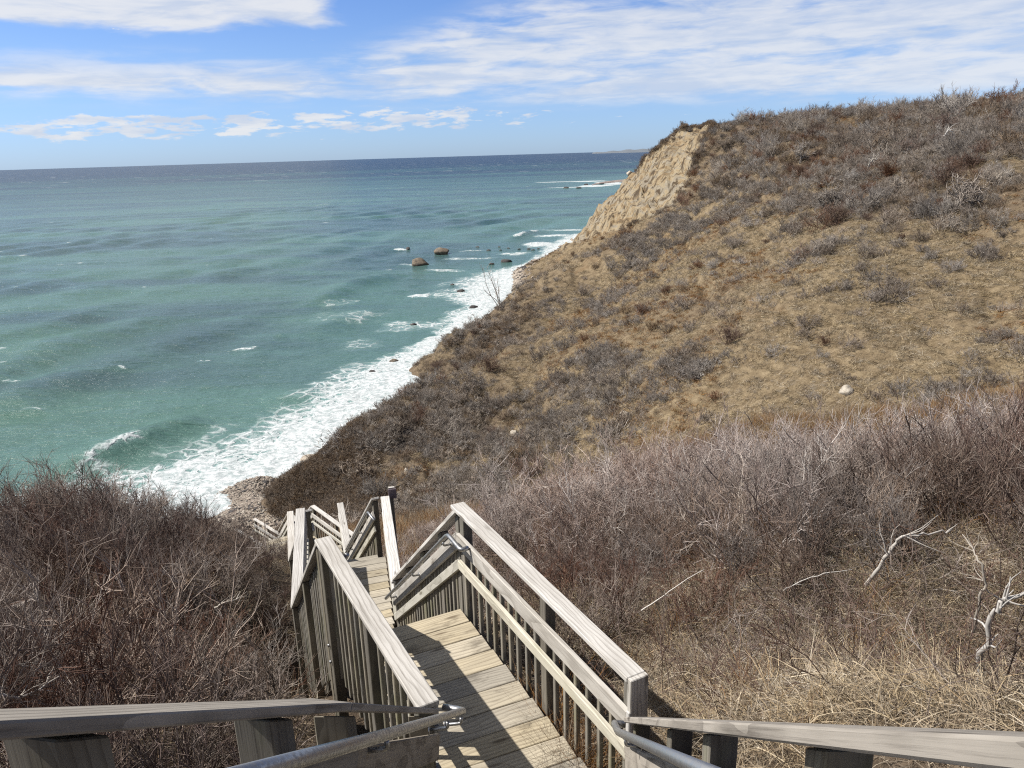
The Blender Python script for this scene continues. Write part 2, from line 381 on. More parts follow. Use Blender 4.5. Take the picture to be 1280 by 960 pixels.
def heath_map(x, y):
    """0 grass .. 1 heath / bare scrub soil"""
    a = np.degrees(np.arctan2(x, y)); d = np.hypot(x, y)
    z = ground_raw(x, y)
    sea = .8 * sstep(a + fbm(x / 18, y / 18, 2, 4) * 6, 1.5, -7)              # dark heath towards the sea edge
    top = sstep(z + fbm(x / 15, y / 15, 2, 8) * 3, -9, -3)
    base = 0.15 + 0.65 * sea + 0.55 * top + fbm(x / 11, y / 11, 3, 14) * 0.55
    return np.clip(base, 0, 1)
zz = V[:, 2]
add_attr(me, 'cliff', np.clip(cliff_mask(V[:, 0], V[:, 1]) * 1.2 * sstep(fbm(V[:, 0] / 9, V[:, 1] / 9, 3, 88), -0.9, -0.2), 0, 1))
_az = np.degrees(np.arctan2(V[:, 0], V[:, 1])); _bm = np.maximum(sstep(_az, -14.5, -16.5), sstep(V[:, 1], 176, 186))
add_attr(me, 'beach', _bm * sstep(zz + fbm(V[:, 0] / 4, V[:, 1] / 4, 3, 66) * 0.5, 1.75, 1.1))
hm = np.where(np.hypot(V[:, 0], V[:, 1]) > 26, heath_map(V[:, 0], V[:, 1]), 1.0)  # near soil darkened: shade under the thicket put into its colour
add_attr(me, 'heath', hm)
tag(mesh_obj('ground', me, terrain_mat()), 'brown bluff land with dead grass, bare soil, sandy cliff and pebble beach', None, None, 'structure')
#TERRAIN_END

# ------------------------------------------------------------------ sea
COAST = np.array([(-160, 20), (-110, 36), (-70, 50), (-45, 62), (-32, 70.8), (-29.9, 75.5), (-26.5, 79), (-24.5, 83.4), (-21, 92.6), (-17, 109.5), (-13.4, 139.4), (-6.7, 167), (-3.5, 190), (0.9, 213), (11.9, 253),
                  (24.5, 302), (40, 345), (90, 420), (150, 560), (120, 700), (96, 800), (90, 850), (110, 960), (148, 1052), (300, 1300), (700, 1900)], float)
def coast_dist(x, y):
    d = np.full(x.shape, 1e9)
    for (ax, ay), (bx, by) in zip(COAST[:-1], COAST[1:]):
        vx, vy = bx - ax, by - ay
        t = np.clip(((x - ax) * vx + (y - ay) * vy) / (vx * vx + vy * vy), 0, 1)
        d = np.minimum(d, np.hypot(x - ax - t * vx, y - ay - t * vy))
    return d
s_ang = np.radians(np.concatenate([np.arange(-110, -40, 2.0), np.arange(-40, 22, 0.16), np.arange(22, 50.1, 2.0)]))
rr = [48.0]
while rr[-1] < 60000: rr.append(rr[-1] * (1.0075 if rr[-1] < 900 else 1.02))
rr = np.array(rr)
SA, SR = np.meshgrid(s_ang, rr)
sx, sy = SR * np.sin(SA), SR * np.cos(SA)
cd = np.full(sx.shape, 1e4); near = SR < 1700
cd[near] = coast_dist(sx[near], sy[near])
nearf = 1 - sstep(SR, 350, 900)
# swell: long crests rolling in, bending parallel to the shore
wob = fbm(sx / 60, sy / 60, 3, 101) * 12
ph = np.where(cd < 400, cd + wob, 400 + wob)
amp = 0.62 * sstep(fbm(sx / 45, sy / 70, 3, 105), -0.35, 0.6)
sz = amp * np.sin(ph / 24.0 * 2 * math.pi) * sstep(cd, 6, 40) * nearf
sz += 0.48 * np.sin((sy * 0.97 + sx * 0.24 + 20 * fbm(sx / 80, sy / 80, 2, 107)) / 31 * 2 * math.pi) * nearf * sstep(cd, 30, 90) * (0.5 + 0.5 * fbm(sx / 60, sy / 40, 2, 108))
sz += (fbm(sx / 9, sy / 4.5, 3, 109) * 0.24 + fbm(sx / 3.2, sy / 1.6, 2, 119) * 0.07 * (SR < 260)) * nearf * sstep(cd, 0, 25)
width = np.interp(sy, [60, 80, 98, 108, 120, 131, 140, 150, 162, 175, 186, 196, 206, 226, 238, 250, 275, 300, 330], [23, 22, 20, 19, 16, 11, 8, 6, 9, 8, 14, 20, 21, 19, 12, 6, 7, 10, 10])
width = width * (1 + 0.28 * fbm(sx / 7, sy / 7, 3, 111)) + 2.0 * fbm(sx / 3, sy / 3, 2, 112)
fo = np.clip(1.0 - cd / np.maximum(width, 1.0), 0, 1) ** 1.0
fo = np.where(sy > 335, 0, fo)
# the breaker that stands just outside the wash, strongest on the near left
def bumpf(x0, y0, x1, y1, wd):
    vx, vy = x1 - x0, y1 - y0; L = vx * vx + vy * vy
    t = np.clip(((sx - x0) * vx + (sy - y0) * vy) / L, 0, 1)
    return np.hypot(sx - x0 - t * vx, sy - y0 - t * vy) / wd, t
for (x0, y0, x1, y1, wd, h) in [(-54, 80, -43.5, 100, 3.2, 1.7), (-48.5, 181, -44, 219, 5.0, 1.3), (-46, 213, -31, 232, 5.0, 1.2), (-42, 150, -30, 178, 4.5, 0.9), (-75, 118, -62, 140, 5, .8), (1, 318, 12, 349, 3.5, 1.1), (-37.5, 106, -30, 113, 4, .6)]:
    q, t = bumpf(x0, y0, x1, y1, wd)
    e = np.exp(-q * q) * (np.sin(np.clip(t, 0.02, 0.98) * math.pi) ** 0.6)
    sz += h * e
def blob(x, y, rx, ry, k=1.0, rot=0.0):
    global fo
    c, s = math.cos(rot), math.sin(rot)
    u = ((sx - x) * c + (sy - y) * s) / rx; v = (-(sx - x) * s + (sy - y) * c) / ry
    r = np.sqrt(u * u + v * v) + 0.45 * fbm((sx - x) / rx * 1.4, (sy - y) / ry * 1.4, 3, int(abs(x * 7 + y)) % 997)
    fo = np.maximum(fo, k * (1 - sstep(r, 0.15, 1.0)))
blob(-36, 167, 17, 13, 0.27); blob(-20, 156, 12, 9, 0.34); blob(-42, 184, 10, 7, 0.22); blob(-28, 141, 10, 6, 0.24)
blob(-23, 193, 5.0, 4.0, 0.9); blob(-21, 236, 10, 4, 0.62); blob(-12, 262, 12, 4, 0.45); blob(-33, 252, 4, 4, 0.45); blob(-42, 297, 5, 3, 0.85); blob(-14, 284, 8, 3, 0.5)
blob(12, 300, 9, 15, 0.78); blob(20, 330, 12, 6, 0.85); blob(3, 272, 8, 7, 0.6); blob(5, 328, 2.0, 10, 0.9, -0.33); blob(12, 346, 1.8, 7, 0.95, -0.33); blob(30, 352, 16, 5, .6)
blob(-49, 88, 2.2, 7, 0.45, -0.5); blob(-50, 139, 3, 2, 0.4)
blob(90, 815, 26, 30, 1.0); blob(70, 800, 34, 14, 0.8); blob(96, 950, 34, 22, 1.0); blob(60, 960, 40, 14, 0.85); blob(118, 870, 22, 70, 0.9)
for i in range(34):
    aa, dd = math.radians(RNG.uniform(-36, 6)), 120 * math.exp(RNG.uniform(0, 2.0))
    x, y = dd * math.sin(aa), dd * math.cos(aa)
    if coast_dist(np.array([x]), np.array([y]))[0] > 40: blob(x, y, RNG.uniform(1.0, 2.6) * (1 + dd / 400), RNG.uniform(.5, 1.0) * (1 + dd / 400), RNG.uniform(.3, .55))
sz += fo * 0.22 * (1 + fbm(sx / 1.6, sy / 1.6, 3, 113)) * (SR < 420)
Vs = np.stack([sx.ravel(), sy.ravel(), sz.ravel()], 1)
nA, nR = len(s_ang), len(rr); I = np.arange(nA * nR).reshape(nR, nA)
Fs = np.stack([I[:-1, :-1].ravel(), I[1:, :-1].ravel(), I[1:, 1:].ravel(), I[:-1, 1:].ravel()], 1)[:, ::-1]
mes = np_mesh('sea', Vs, Fs, smooth=True)
add_attr(mes, 'foam', fo.ravel())
add_attr(mes, 'shore', np.clip(cd.ravel() / 400, 0, 1))
add_attr(mes, 'dist', np.log10(SR.ravel()))
def sea_mat():
    m, t, b = new_mat('sea_water')
    pos = t.n('ShaderNodeNewGeometry').outputs['Position']
    fo_ = t.attr('foam').outputs['Fac']; sh_ = t.attr('shore').outputs['Fac']; ld = t.attr('dist').outputs['Fac']
    pn = t.noise(t.vmul(pos, (0.0065, 0.020, 0)), 1.0, 5, 0.55, 0.6)
    pf = t.noise(t.vmul(pos, (0.0006, 0.0032, 0)), 1.0, 4, 0.6, 0.3)
    pm = t.noise(t.vmul(pos, (0.03, 0.09, 0)), 1.0, 5, 0.6, 0.4)
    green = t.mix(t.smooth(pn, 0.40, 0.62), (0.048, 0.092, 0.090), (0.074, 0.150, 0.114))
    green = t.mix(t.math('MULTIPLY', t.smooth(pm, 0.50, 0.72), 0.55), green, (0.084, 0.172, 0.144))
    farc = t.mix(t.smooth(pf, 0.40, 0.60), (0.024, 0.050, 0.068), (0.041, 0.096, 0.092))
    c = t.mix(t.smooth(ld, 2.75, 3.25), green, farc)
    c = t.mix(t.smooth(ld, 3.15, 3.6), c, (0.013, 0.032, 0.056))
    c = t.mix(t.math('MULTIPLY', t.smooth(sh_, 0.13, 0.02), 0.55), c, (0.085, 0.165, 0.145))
    # foam lacing
    d1 = t.n('ShaderNodeTexNoise'); t.link(t.vmul(pos, (0.5, 0.5, 0.5)), d1.inputs['Vector']); d1.inputs['Scale'].default_value = 1.0; d1.inputs['Detail'].default_value = 4
    dv = t.vadd(pos, t.vmul(t.vadd(d1.outputs['Color'], (-0.5, -0.5, -0.5)), (2.6, 2.6, 0)))
    def lace(scale):
        vo = t.n('ShaderNodeTexVoronoi', feature='DISTANCE_TO_EDGE'); t.link(t.vmul(dv, (1, 1, 0)), vo.inputs['Vector']); vo.inputs['Scale'].default_value = scale
        return vo.outputs['Distance']
    e1 = lace(0.42); e2 = lace(1.05); fn = t.noise(dv, 1.6, 5, 0.65); fb = t.noise(pos, 0.22, 4, 0.6)
    f2 = t.math('ADD', fo_, t.math('MULTIPLY', t.math('SUBTRACT', fb, 0.5), 0.65))
    f2 = t.math('MULTIPLY', f2, t.smooth(fo_, 0.0, 0.18))
    thr = t.math('MULTIPLY', f2, t.math('ADD', 0.03, t.math('MULTIPLY', f2, 0.36)))
    l1 = t.smooth(t.math('SUBTRACT', t.math('ADD', e1, t.math('MULTIPLY', t.math('SUBTRACT', fn, 0.5), 0.28)), thr), 0.10, -0.03)
    l2 = t.smooth(t.math('SUBTRACT', t.math('ADD', e2, t.math('MULTIPLY', t.math('SUBTRACT', fn, 0.5), 0.4)), thr), 0.10, -0.05)
    lac = t.math('MAXIMUM', t.math('MULTIPLY', l1, t.smooth(f2, 0.08, 0.4)), t.math('MULTIPLY', l2, t.smooth(f2, 0.2, 0.6)))
    full = t.smooth(t.math('ADD', f2, t.math('MULTIPLY', t.math('SUBTRACT', fn, 0.5), 1.1)), 0.66, 1.10)
    foam = t.math('MAXIMUM', lac, t.math('MULTIPLY', full, 0.95))
    # scattered whitecaps further out
    w1 = t.noise(t.vmul(pos, (0.10, 0.20, 0)), 1.0, 3, 0.65); w2 = t.noise(t.vmul(pos, (0.008, 0.02, 0)), 1.0, 2, 0.5)
    wc = t.smooth(t.math('ADD', w1, t.math('MULTIPLY', t.math('SUBTRACT', w2, 0.5), 0.30)), 0.70, 0.73)
    w3 = t.noise(t.vmul(pos, (0.018, 0.028, 0)), 1.0, 3, 0.6)
    wc2 = t.math('MULTIPLY', t.smooth(w3, 0.655, 0.68), t.smooth(ld, 3.0, 3.35))
    wc = t.math('MULTIPLY', t.math('MAXIMUM', wc, wc2), t.smooth(ld, 2.5, 3.0))
    foam = t.math('MAXIMUM', foam, t.math('MULTIPLY', wc, 0.85))
    aer = t.math('MULTIPLY', t.smooth(f2, 0.0, 0.7), 0.65)
    c = t.mix(aer, c, (0.26, 0.40, 0.38))
    c = t.mix(foam, c, t.mix(t.smooth(fn, 0.35, 0.62), (0.32, 0.37, 0.37), (0.60, 0.62, 0.62)))
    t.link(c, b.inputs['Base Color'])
    t.put(b.inputs['Roughness'], t.math('ADD', 0.17, t.math('ADD', t.math('MULTIPLY', foam, 0.6), t.smooth(ld, 2.4, 3.4, 0, 0.16))))
    b.inputs['IOR'].default_value = 1.333; b.inputs['Specular IOR Level'].default_value = 0.36
    rp = t.math('ADD', t.noise(t.vmul(pos, (0.55, 1.5, 0)), 1.0, 6, 0.62, 0.4), t.math('MULTIPLY', t.noise(t.vmul(pos, (0.09, 0.28, 0)), 1.0, 4, 0.6, 0.3), 2.2))
    rp = t.math('ADD', rp, t.math('MULTIPLY', foam, 0.35))
    nd = t.n('ShaderNodeBump'); nd.inputs['Distance'].default_value = 0.55
    t.put(nd.inputs['Strength'], 0.72); t.link(rp, nd.inputs['Height']); t.link(nd.outputs[0], b.inputs['Normal'])
    return m
tag(mesh_obj('sea', mes, sea_mat()), 'green and slate blue sea with white surf along the shore', None, None, 'structure')

# the low land on the horizon, and the shingle point beyond the cliff
def ridge(name, pts, mat, label, wd, seed):
    vs, fs = [], []
    for i, (x, y, h) in enumerate(pts):
        L = math.hypot(x, y); ux, uy = x / L, y / L
        for k, (o, hh) in enumerate([(-wd, -3), (-wd * .45, h * .62), (0, h), (wd * .5, h * .9), (wd * 1.5, -3)]):
            vs.append((x + ux * o, y + uy * o, hh))
        if i:
            b0, b1 = (i - 1) * 5, i * 5
            for k in range(4): fs.append((b0 + k, b1 + k, b1 + k + 1, b0 + k + 1))
    o = mesh_obj(name, np_mesh(name, vs, fs, True), mat)
    return tag(o, label, None, None, 'structure')
M_FAR = flat_mat('far_land_haze', (0.12, 0.14, 0.16), (0.15, 0.165, 0.18), 0.002)  # blue-grey stands for distance haze, painted into the land colour
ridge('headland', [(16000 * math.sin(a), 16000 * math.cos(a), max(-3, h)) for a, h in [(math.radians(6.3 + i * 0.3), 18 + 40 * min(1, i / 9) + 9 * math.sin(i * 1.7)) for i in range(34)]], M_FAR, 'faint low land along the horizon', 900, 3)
M_SHINGLE = flat_mat('shingle', (0.16, 0.13, 0.115), (0.36, 0.29, 0.25), 0.25)
ridge('beach', [(92, 835, 0.2), (99, 855, 1.0), (112, 880, 1.6), (130, 905, 2.0), (160, 930, 2.2), (240, 960, 2.2)], M_SHINGLE, 'shingle point beyond the cliff', 20, 5)

# ------------------------------------------------------------------ rocks
def rock_mesh(seed, squash=0.6, sub=3, angular=0.5):
    bm = bmesh.new(); bmesh.ops.create_icosphere(bm, subdivisions=sub, radius=1.0)
    rnd = random.Random(seed); planes = [(Vector((rnd.uniform(-1, 1), rnd.uniform(-1, 1), rnd.uniform(-.6, 1))).normalized(), rnd.uniform(.55, .85)) for _ in range(9)]
    for v in bm.verts:
        p = v.co.copy()
        for nrm, d in planes:
            e = p.dot(nrm) - d
            if e > 0: p -= nrm * e * (0.6 + 0.4 * angular)
        q = p * 1.7 + Vector((seed * 3.1, seed * 1.7, 0))
        p *= 1 + 0.16 * mnoise.noise(q) + 0.07 * mnoise.noise(q * 3.1)
        p.z *= squash; v.co = p
    me = bpy.data.meshes.new('rock'); bm.to_mesh(me); bm.free()
    return me
def rock_mat(name, a, b2, c2):
    m, t, b = new_mat(name)
    oc = t.n('ShaderNodeTexCoord').outputs['Object']; r_ = t.n('ShaderNodeObjectInfo').outputs['Random']
    v = t.vadd(oc, t.comb(t.math('MULTIPLY', r_, 40), 0, 0))
    n = t.noise(v, 1.6, 6, 0.65); n2 = t.noise(v, 8, 5, 0.7)
    c = t.mix(t.smooth(n, 0.36, 0.62), a, b2); c = t.mix(t.smooth(n2, 0.52, 0.7), c, c2)
    t.link(c, b.inputs['Base Color']); b.inputs['Roughness'].default_value = 0.85
    bump(t, b, t.math('ADD', n, t.math('MULTIPLY', n2, .4)), 0.8, 0.12)
    return m
M_ROCK_SEA = rock_mat('wet_boulder', (0.075, 0.06, 0.045), (0.19, 0.15, 0.105), (0.035, 0.03, 0.026))
M_ROCK_DARK = rock_mat('dark_wet_rock', (0.035, 0.031, 0.03), (0.075, 0.065, 0.06), (0.02, 0.018, 0.017))
M_ROCK_PALE = rock_mat('pale_boulder', (0.33, 0.285, 0.225), (0.42, 0.375, 0.31), (0.20, 0.165, 0.125))
M_ROCK_PINK = rock_mat('beach_cobble', (0.24, 0.195, 0.155), (0.33, 0.275, 0.225), (0.12, 0.10, 0.085))
def place_rock(name, me_seed, x, y, z, s, mat, label, cat='rock', group=None, squash=.6, rz=None, sub=3):
    me = rock_mesh(me_seed, squash, sub); o = mesh_obj(name, me, mat)
    o.location = (x, y, z); o.scale = s if isinstance(s, tuple) else (s, s, s); o.rotation_euler.z = random.uniform(0, 6) if rz is None else rz
    for p in me.polygons: p.use_smooth = sub > 2
    return tag(o, label, cat, group)
place_rock('boulder', 3, -29.2, 250.4, 0.5, (3.3, 2.6, 3.2), M_ROCK_SEA, 'big brown boulder in the sea, the nearer one of the pair off the point', 'boulder', rz=0.4)
place_rock('boulder', 8, -24.3, 279, 0.5, (3.5, 2.8, 3.0), M_ROCK_SEA, 'big brown boulder in the sea, the farther one of the pair off the point', 'boulder', rz=1.9)
for sd, x, y, s, lab in [(11, -38.9, 297, 1.4, 'small dark rock awash in the sea left of the two big boulders'), (12, -12.9, 196, 1.5, 'flat dark rock in the middle of the white surf patch'),
                         (13, -8.4, 173.8, 1.3, 'low dark rock at the foot of the surf patch, close to the bank'), (14, -20.5, 127.5, 0.95, 'brown rock in the wash below the eroded bank'),
                         (15, -23.2, 121, 0.6, 'small rock just awash on the outer edge of the foam'), (16, -15.5, 207, 0.8, 'small dark rock at the outer edge of the white surf patch'), (17, -20.5, 157, 0.8, 'half sunk rock in the foam streaks below the two boulders'),
                         (18, -0.6, 251, 2.1, 'black rock at the seaward tip of the cobble beach'), (19, -5.5, 246, 1.0, 'small black rock beside the tip of the cobble beach')]:
    place_rock('rock', sd, x, y, 0.12, (s, s * .7, s * .8), M_ROCK_SEA if 'brown' in lab else M_ROCK_DARK, lab)
for i in range(9):
    t_ = i / 8
    place_rock('rock', 30 + i, -10 + 22 * t_ + RNG.uniform(-2, 2), 291 - 8 * t_ + RNG.uniform(-7, 7), 0.05, (RNG.uniform(.5, 1.1), RNG.uniform(.5, .9), .6), M_ROCK_DARK, 'dark rock in the row of rocks awash before the cliff foot', 'rock', 'rocks awash before the cliff')
for i, (x, y) in enumerate([(72, 770), (86, 838), (60, 780), (104, 850)]):
    place_rock('rock', 44 + i, x, y, 0.4, (3.2, 2.6, 2.0), M_ROCK_DARK, 'far dark rock in the surf off the shingle point', 'rock', 'rocks off the shingle point', sub=2)

def polar_ground(az, d):
    x, y = d * math.sin(math.radians(az)), d * math.cos(math.radians(az)); return x, y, float(ground(np.array([x]), np.array([y]))[0])
def hit(dxdydz):
    """where a ray from the eye meets the land"""
    d0, dz0 = math.hypot(dxdydz[0], dxdydz[1]), dxdydz[2]; ux, uy, uz = dxdydz[0] / d0, dxdydz[1] / d0, dz0 / d0
    ds = np.concatenate([np.arange(2, 60, 0.05), np.arange(60, 330, 0.25)])
    g = ground(ds * ux, ds * uy); k = int(np.argmax(g > ZE + uz * ds))
    if not (g > ZE + uz * ds).any(): k = int(np.argmin(np.where(ds > 40, ZE + uz * ds - g, 1e9)))
    return float(ds[k] * ux), float(ds[k] * uy), float(g[k])
def pix(px, py):
    return cr * ((px - 640) / F_PX) - cu * ((py - 480) / F_PX) + fw
for sd, px, py, s, lab, mt in [(61, 783, 521, .62, 'pale boulder sitting on the dry grass slope above the thicket', M_ROCK_PALE), (62, 643, 543, .46, 'white stone on the dark heath slope left of the pale boulder', M_ROCK_PALE),
                               (63, 1058, 490, .50, 'pale stone in the orange grass gully on the right slope', M_ROCK_PALE), (64, 458, 640, .42, 'pale stone at the foot of the slope behind the stair', M_ROCK_PALE),
                               (65, 508, 588, .24, 'small pale stone low on the dark heath slope', M_ROCK_PALE), (66, 712, 543, .2, 'small white stone on the slope between the two larger pale stones', M_ROCK_PALE),
                               (67, 787, 216, 1.1, 'round pale boulder stuck in the cliff edge', M_ROCK_PALE)]:
    x, y, z = hit(pix(px, py)); k = 1.0
    place_rock('boulder' if s > .5 else 'stone', sd, x, y, z - .05 * s, (s * 1.15, s, s * 1.25), mt, lab, 'boulder' if s > .5 else 'stone', squash=.8)
# cobbles of the small beach below the point: the big ones each a thing
cob = [rock_mesh(80 + i, .65, 1, .8) for i in range(8)]
for me in cob:
    for m_ in (M_ROCK_PINK,): me.materials.append(m_)
cobd = [me.copy() for me in cob]
for me in cobd: me.materials[0] = M_ROCK_DARK
n_c = 0
while n_c < 110:
    t_ = RNG.uniform(0, 1); cx, cy = 1.5 + 16 * t_, 206 + 76 * t_
    x, y = cx + RNG.normal(0, 3.0) + 2.5, cy + RNG.normal(0, 4)
    z = float(ground(np.array([x]), np.array([y]))[0])
    if not (-0.4 < z < 3.0): continue
    dark = RNG.random() < (.75 if x < cx else .25); s = RNG.uniform(.35, .8) * (1.5 if RNG.random() < .15 else 1)
    o = bpy.data.objects.new('beach_rock', (cobd if dark else cob)[n_c % 8]); COL.objects.link(o)
    o.location = (x, y, z + .12 * s); o.scale = (s * RNG.uniform(.9, 1.5), s, s * RNG.uniform(.7, 1)); o.rotation_euler = (RNG.uniform(-.3, .3), RNG.uniform(-.3, .3), RNG.uniform(0, 6.3))
    tag(o, 'dark rock on the small cobble beach below the cliff' if dark else 'pinkish grey rock on the small cobble beach below the cliff', 'rock', 'dark rocks on the cobble beach' if dark else 'pink rocks on the cobble beach'); n_c += 1
#SEA_END

# ------------------------------------------------------------------ timber staircase
_box = {}
def box_mesh(L, wd, th, mat, name):
    key = (round(L, 2), round(wd, 3), round(th, 3), mat.name)
    if key in _box: return _box[key]
    bm = bmesh.new(); bmesh.ops.create_cube(bm, size=1.0)
    for v in bm.verts: v.co = Vector((v.co.x * key[0], v.co.y * wd, v.co.z * th))
    bmesh.ops.bevel(bm, geom=list(bm.edges), offset=min(0.005, th * .15), segments=1, affect='EDGES')
    me = bpy.data.meshes.new(name); bm.to_mesh(me); bm.free(); me.materials.append(mat)
    _box[key] = me
    return me
def beam(name, p0, p1, wd, th, up, mat, parent, jitter=0.0):
    """a board from p0 to p1 (centre line); th is measured along 'up', wd across"""
    p0, p1 = Vector(p0), Vector(p1); x = p1 - p0; L = x.length; x.normalize()
    up = Vector(up); y = up.cross(x).normalized(); z = x.cross(y).normalized()
    o = bpy.data.objects.new(name, box_mesh(L, wd, th, mat, name)); COL.objects.link(o)
    sc = L / round(L, 2)
    c = (p0 + p1) / 2
    if jitter: c = c + Vector((random.uniform(-jitter, jitter), random.uniform(-jitter, jitter), random.uniform(-jitter, jitter) * .5))
    M = Matrix(((x.x * sc, y.x, z.x, c.x), (x.y * sc, y.y, z.y, c.y), (x.z * sc, y.z, z.z, c.z), (0, 0, 0, 1)))
    if parent is not None:
        o.parent = parent
        M = Matrix.Translation(-WORLD_OF[parent.name]) @ M
    o.matrix_local = M
    return o
WORLD_OF = {}
def node(name, loc, parent=None):
    loc = Vector(loc); pl = WORLD_OF[parent.name] if parent is not None else Vector((0, 0, 0))
    o = empty(name, loc - pl, parent); WORLD_OF[o.name] = loc
    return o
def tube_obj(name, pts, rad, mat, parent, sides=10, taper=None, closed=True):
    pts = [Vector(p) for p in pts]; vs, fs = [], []
    prev = None
    for i, p in enumerate(pts):
        d = (pts[min(i + 1, len(pts) - 1)] - pts[max(i - 1, 0)]).normalized()
        if prev is None: a = d.cross(Vector((0, 0, 1) if abs(d.z) < .9 else (1, 0, 0))).normalized()
        else: a = (prev - d * prev.dot(d)).normalized()
        prev = a; b = d.cross(a); r = rad if taper is None else taper[i]
        for k in range(sides):
            t = 2 * math.pi * k / sides; vs.append(p + a * math.cos(t) * r + b * math.sin(t) * r)
    n = len(pts)
    for i in range(n - 1):
        for k in range(sides):
            k2 = (k + 1) % sides; fs.append((i * sides + k, i * sides + k2, (i + 1) * sides + k2, (i + 1) * sides + k))
    me = bpy.data.meshes.new(name)
    if closed: fs += [tuple(range(sides - 1, -1, -1)), tuple((n - 1) * sides + k for k in range(sides))]
    org = WORLD_OF.get(parent.name, Vector((0, 0, 0))) if parent is not None else pts[0]
    me.from_pydata([v - org for v in vs], [], fs)
    me.polygons.foreach_set('use_smooth', [True] * len(me.polygons)); me.update()
    o = mesh_obj(name, me, mat, parent)
    if parent is None: o.location = org
    WORLD_OF[o.name] = org if parent is None else WORLD_OF.get(parent.name, Vector((0, 0, 0)))
    return o
def slope_post(q, z0, z1, w_, out, dn, parent):
    """a post at q whose top is cut along the slope of dn"""
    h = Vector((dn.x, dn.y, 0)); sl_ = dn.z / max(h.length, 1e-6); h.normalize()
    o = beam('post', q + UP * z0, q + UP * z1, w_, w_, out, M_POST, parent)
    if abs(sl_) > 0.05:
        me = o.data.copy(); L2 = (z1 - z0) / 2; ay = out.cross(UP).normalized()
        for v in me.vertices:
            if v.co.x > L2 - .05:
                v.co.x += h.dot(ay * v.co.y + out * v.co.z) * sl_
        o.data = me
    return o
def round_path(pts, r=0.05, n=4):
    pts = [Vector(p) for p in pts]; out = [pts[0]]
    for a, b, c in zip(pts[:-2], pts[1:-1], pts[2:]):
        d0 = (a - b); d1 = (c - b); rr_ = min(r, d0.length * .45, d1.length * .45)
        s, e = b + d0.normalized() * rr_, b + d1.normalized() * rr_
        for i in range(n + 1):
            t = i / n; out.append((s * (1 - t) ** 2) + b * (2 * t * (1 - t)) + e * t * t)
    return out + [pts[-1]]
UP = Vector((0, 0, 1))
STAIR = node('timber_staircase', E3(0.1, 3.8, -4.15)); 
tag(STAIR, 'weathered grey timber staircase with railings descending the bluff in front', 'staircase')

def perp_out(p0, p1, side):
    d = Vector((p1.x - p0.x, p1.y - p0.y, 0)).normalized()
    return Vector((d.y, -d.x, 0)) * side            # side +1: to the right of travel p0->p1
def railing(p0, p1, side, parent=STAIR, cap_h=1.05, posts=(0.0, 0.5, 1.0), bal=0.142, bal_top=0.31, bal_low=-0.22, post_low=-1.6, cap_over=(0.0, 0.0), boards=True, cap_mat=M_RAIL, lower=0.52, name='railing', drop=0.25):
    """p0,p1: inner foot line (deck level or nosing line); the rail stands outside of it"""
    p0, p1 = Vector(p0), Vector(p1); out = perp_out(p0, p1, side); d = (p1 - p0); L = d.length; dn = d.normalized()
    nrm = out.cross(dn); nrm = nrm if nrm.z > 0 else -nrm
    R = node(name, p0, parent)
    a, b = p0 - dn * cap_over[0], p1 + dn * cap_over[1]
    off = out * 0.07 + UP * (cap_h - 0.019)
    beam('cap_rail', a + off, b + off, 0.14, 0.038, nrm, cap_mat, R)
    if boards:
        o1 = out * 0.019 + UP * (cap_h - drop - 0.07)
        beam('mid_board', p0 + o1, p1 + o1, 0.038, 0.14, nrm, cap_mat, R)
        if drop < .1:
            o3 = out * 0.019 + UP * (cap_h - drop - 0.07 - .155)
            beam('mid_board', p0 + o3, p1 + o3, 0.038, 0.14, nrm, cap_mat, R)  # extra board, added to narrow the light patches on the deck
        o2 = out * 0.019 + UP * (lower - 0.045)
        beam('lower_rail', p0 + o2, p1 + o2, 0.038, 0.089, nrm, cap_mat if cap_mat is not M_RAIL else M_BAL_RAIL, R)
    for t in posts:
        q = p0 + d * t + out * 0.085 + dn * (0.045 if t == 0 else (-0.045 if t == 1 else 0))
        slope_post(q, post_low, cap_h - 0.042 * (1 if abs(dn.z) < .05 else 1.2), 0.089, out, dn, R)
    nb = max(2, int(L / bal)); zt = cap_h - bal_top; 
    for i in range(nb):
        t = (i + 0.5) / nb
        if any(abs(t - pt) * L < 0.07 for pt in posts): continue
        q = p0 + d * t + out * 0.057
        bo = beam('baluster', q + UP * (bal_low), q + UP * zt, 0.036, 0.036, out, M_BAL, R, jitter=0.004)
    return R
M_BAL_RAIL = wood('lower_rail_wood', (0.50, 0.475, 0.41), (0.43, 0.41, 0.35), (0.22, 0.20, 0.165), green=0.2)
def handrail(pts, board_side, parent=STAIR, brackets=(), rad=0.021):
    P = node('handrail', pts[0], parent)
    o = tube_obj('pipe', round_path(pts, .07, 5), rad, M_METAL, P, 12)
    for q, v in brackets:
        q, v = Vector(q), Vector(v)
        tube_obj('bracket', round_path([q - UP * rad, q - UP * .06, q - UP * .06 + v], .03, 3), 0.010, M_METAL, P, 8)
        tube_obj('bracket_plate', [q - UP * .06 + v * .96, q - UP * .06 + v * 1.02], 0.028, M_METAL, P, 10)
    return P
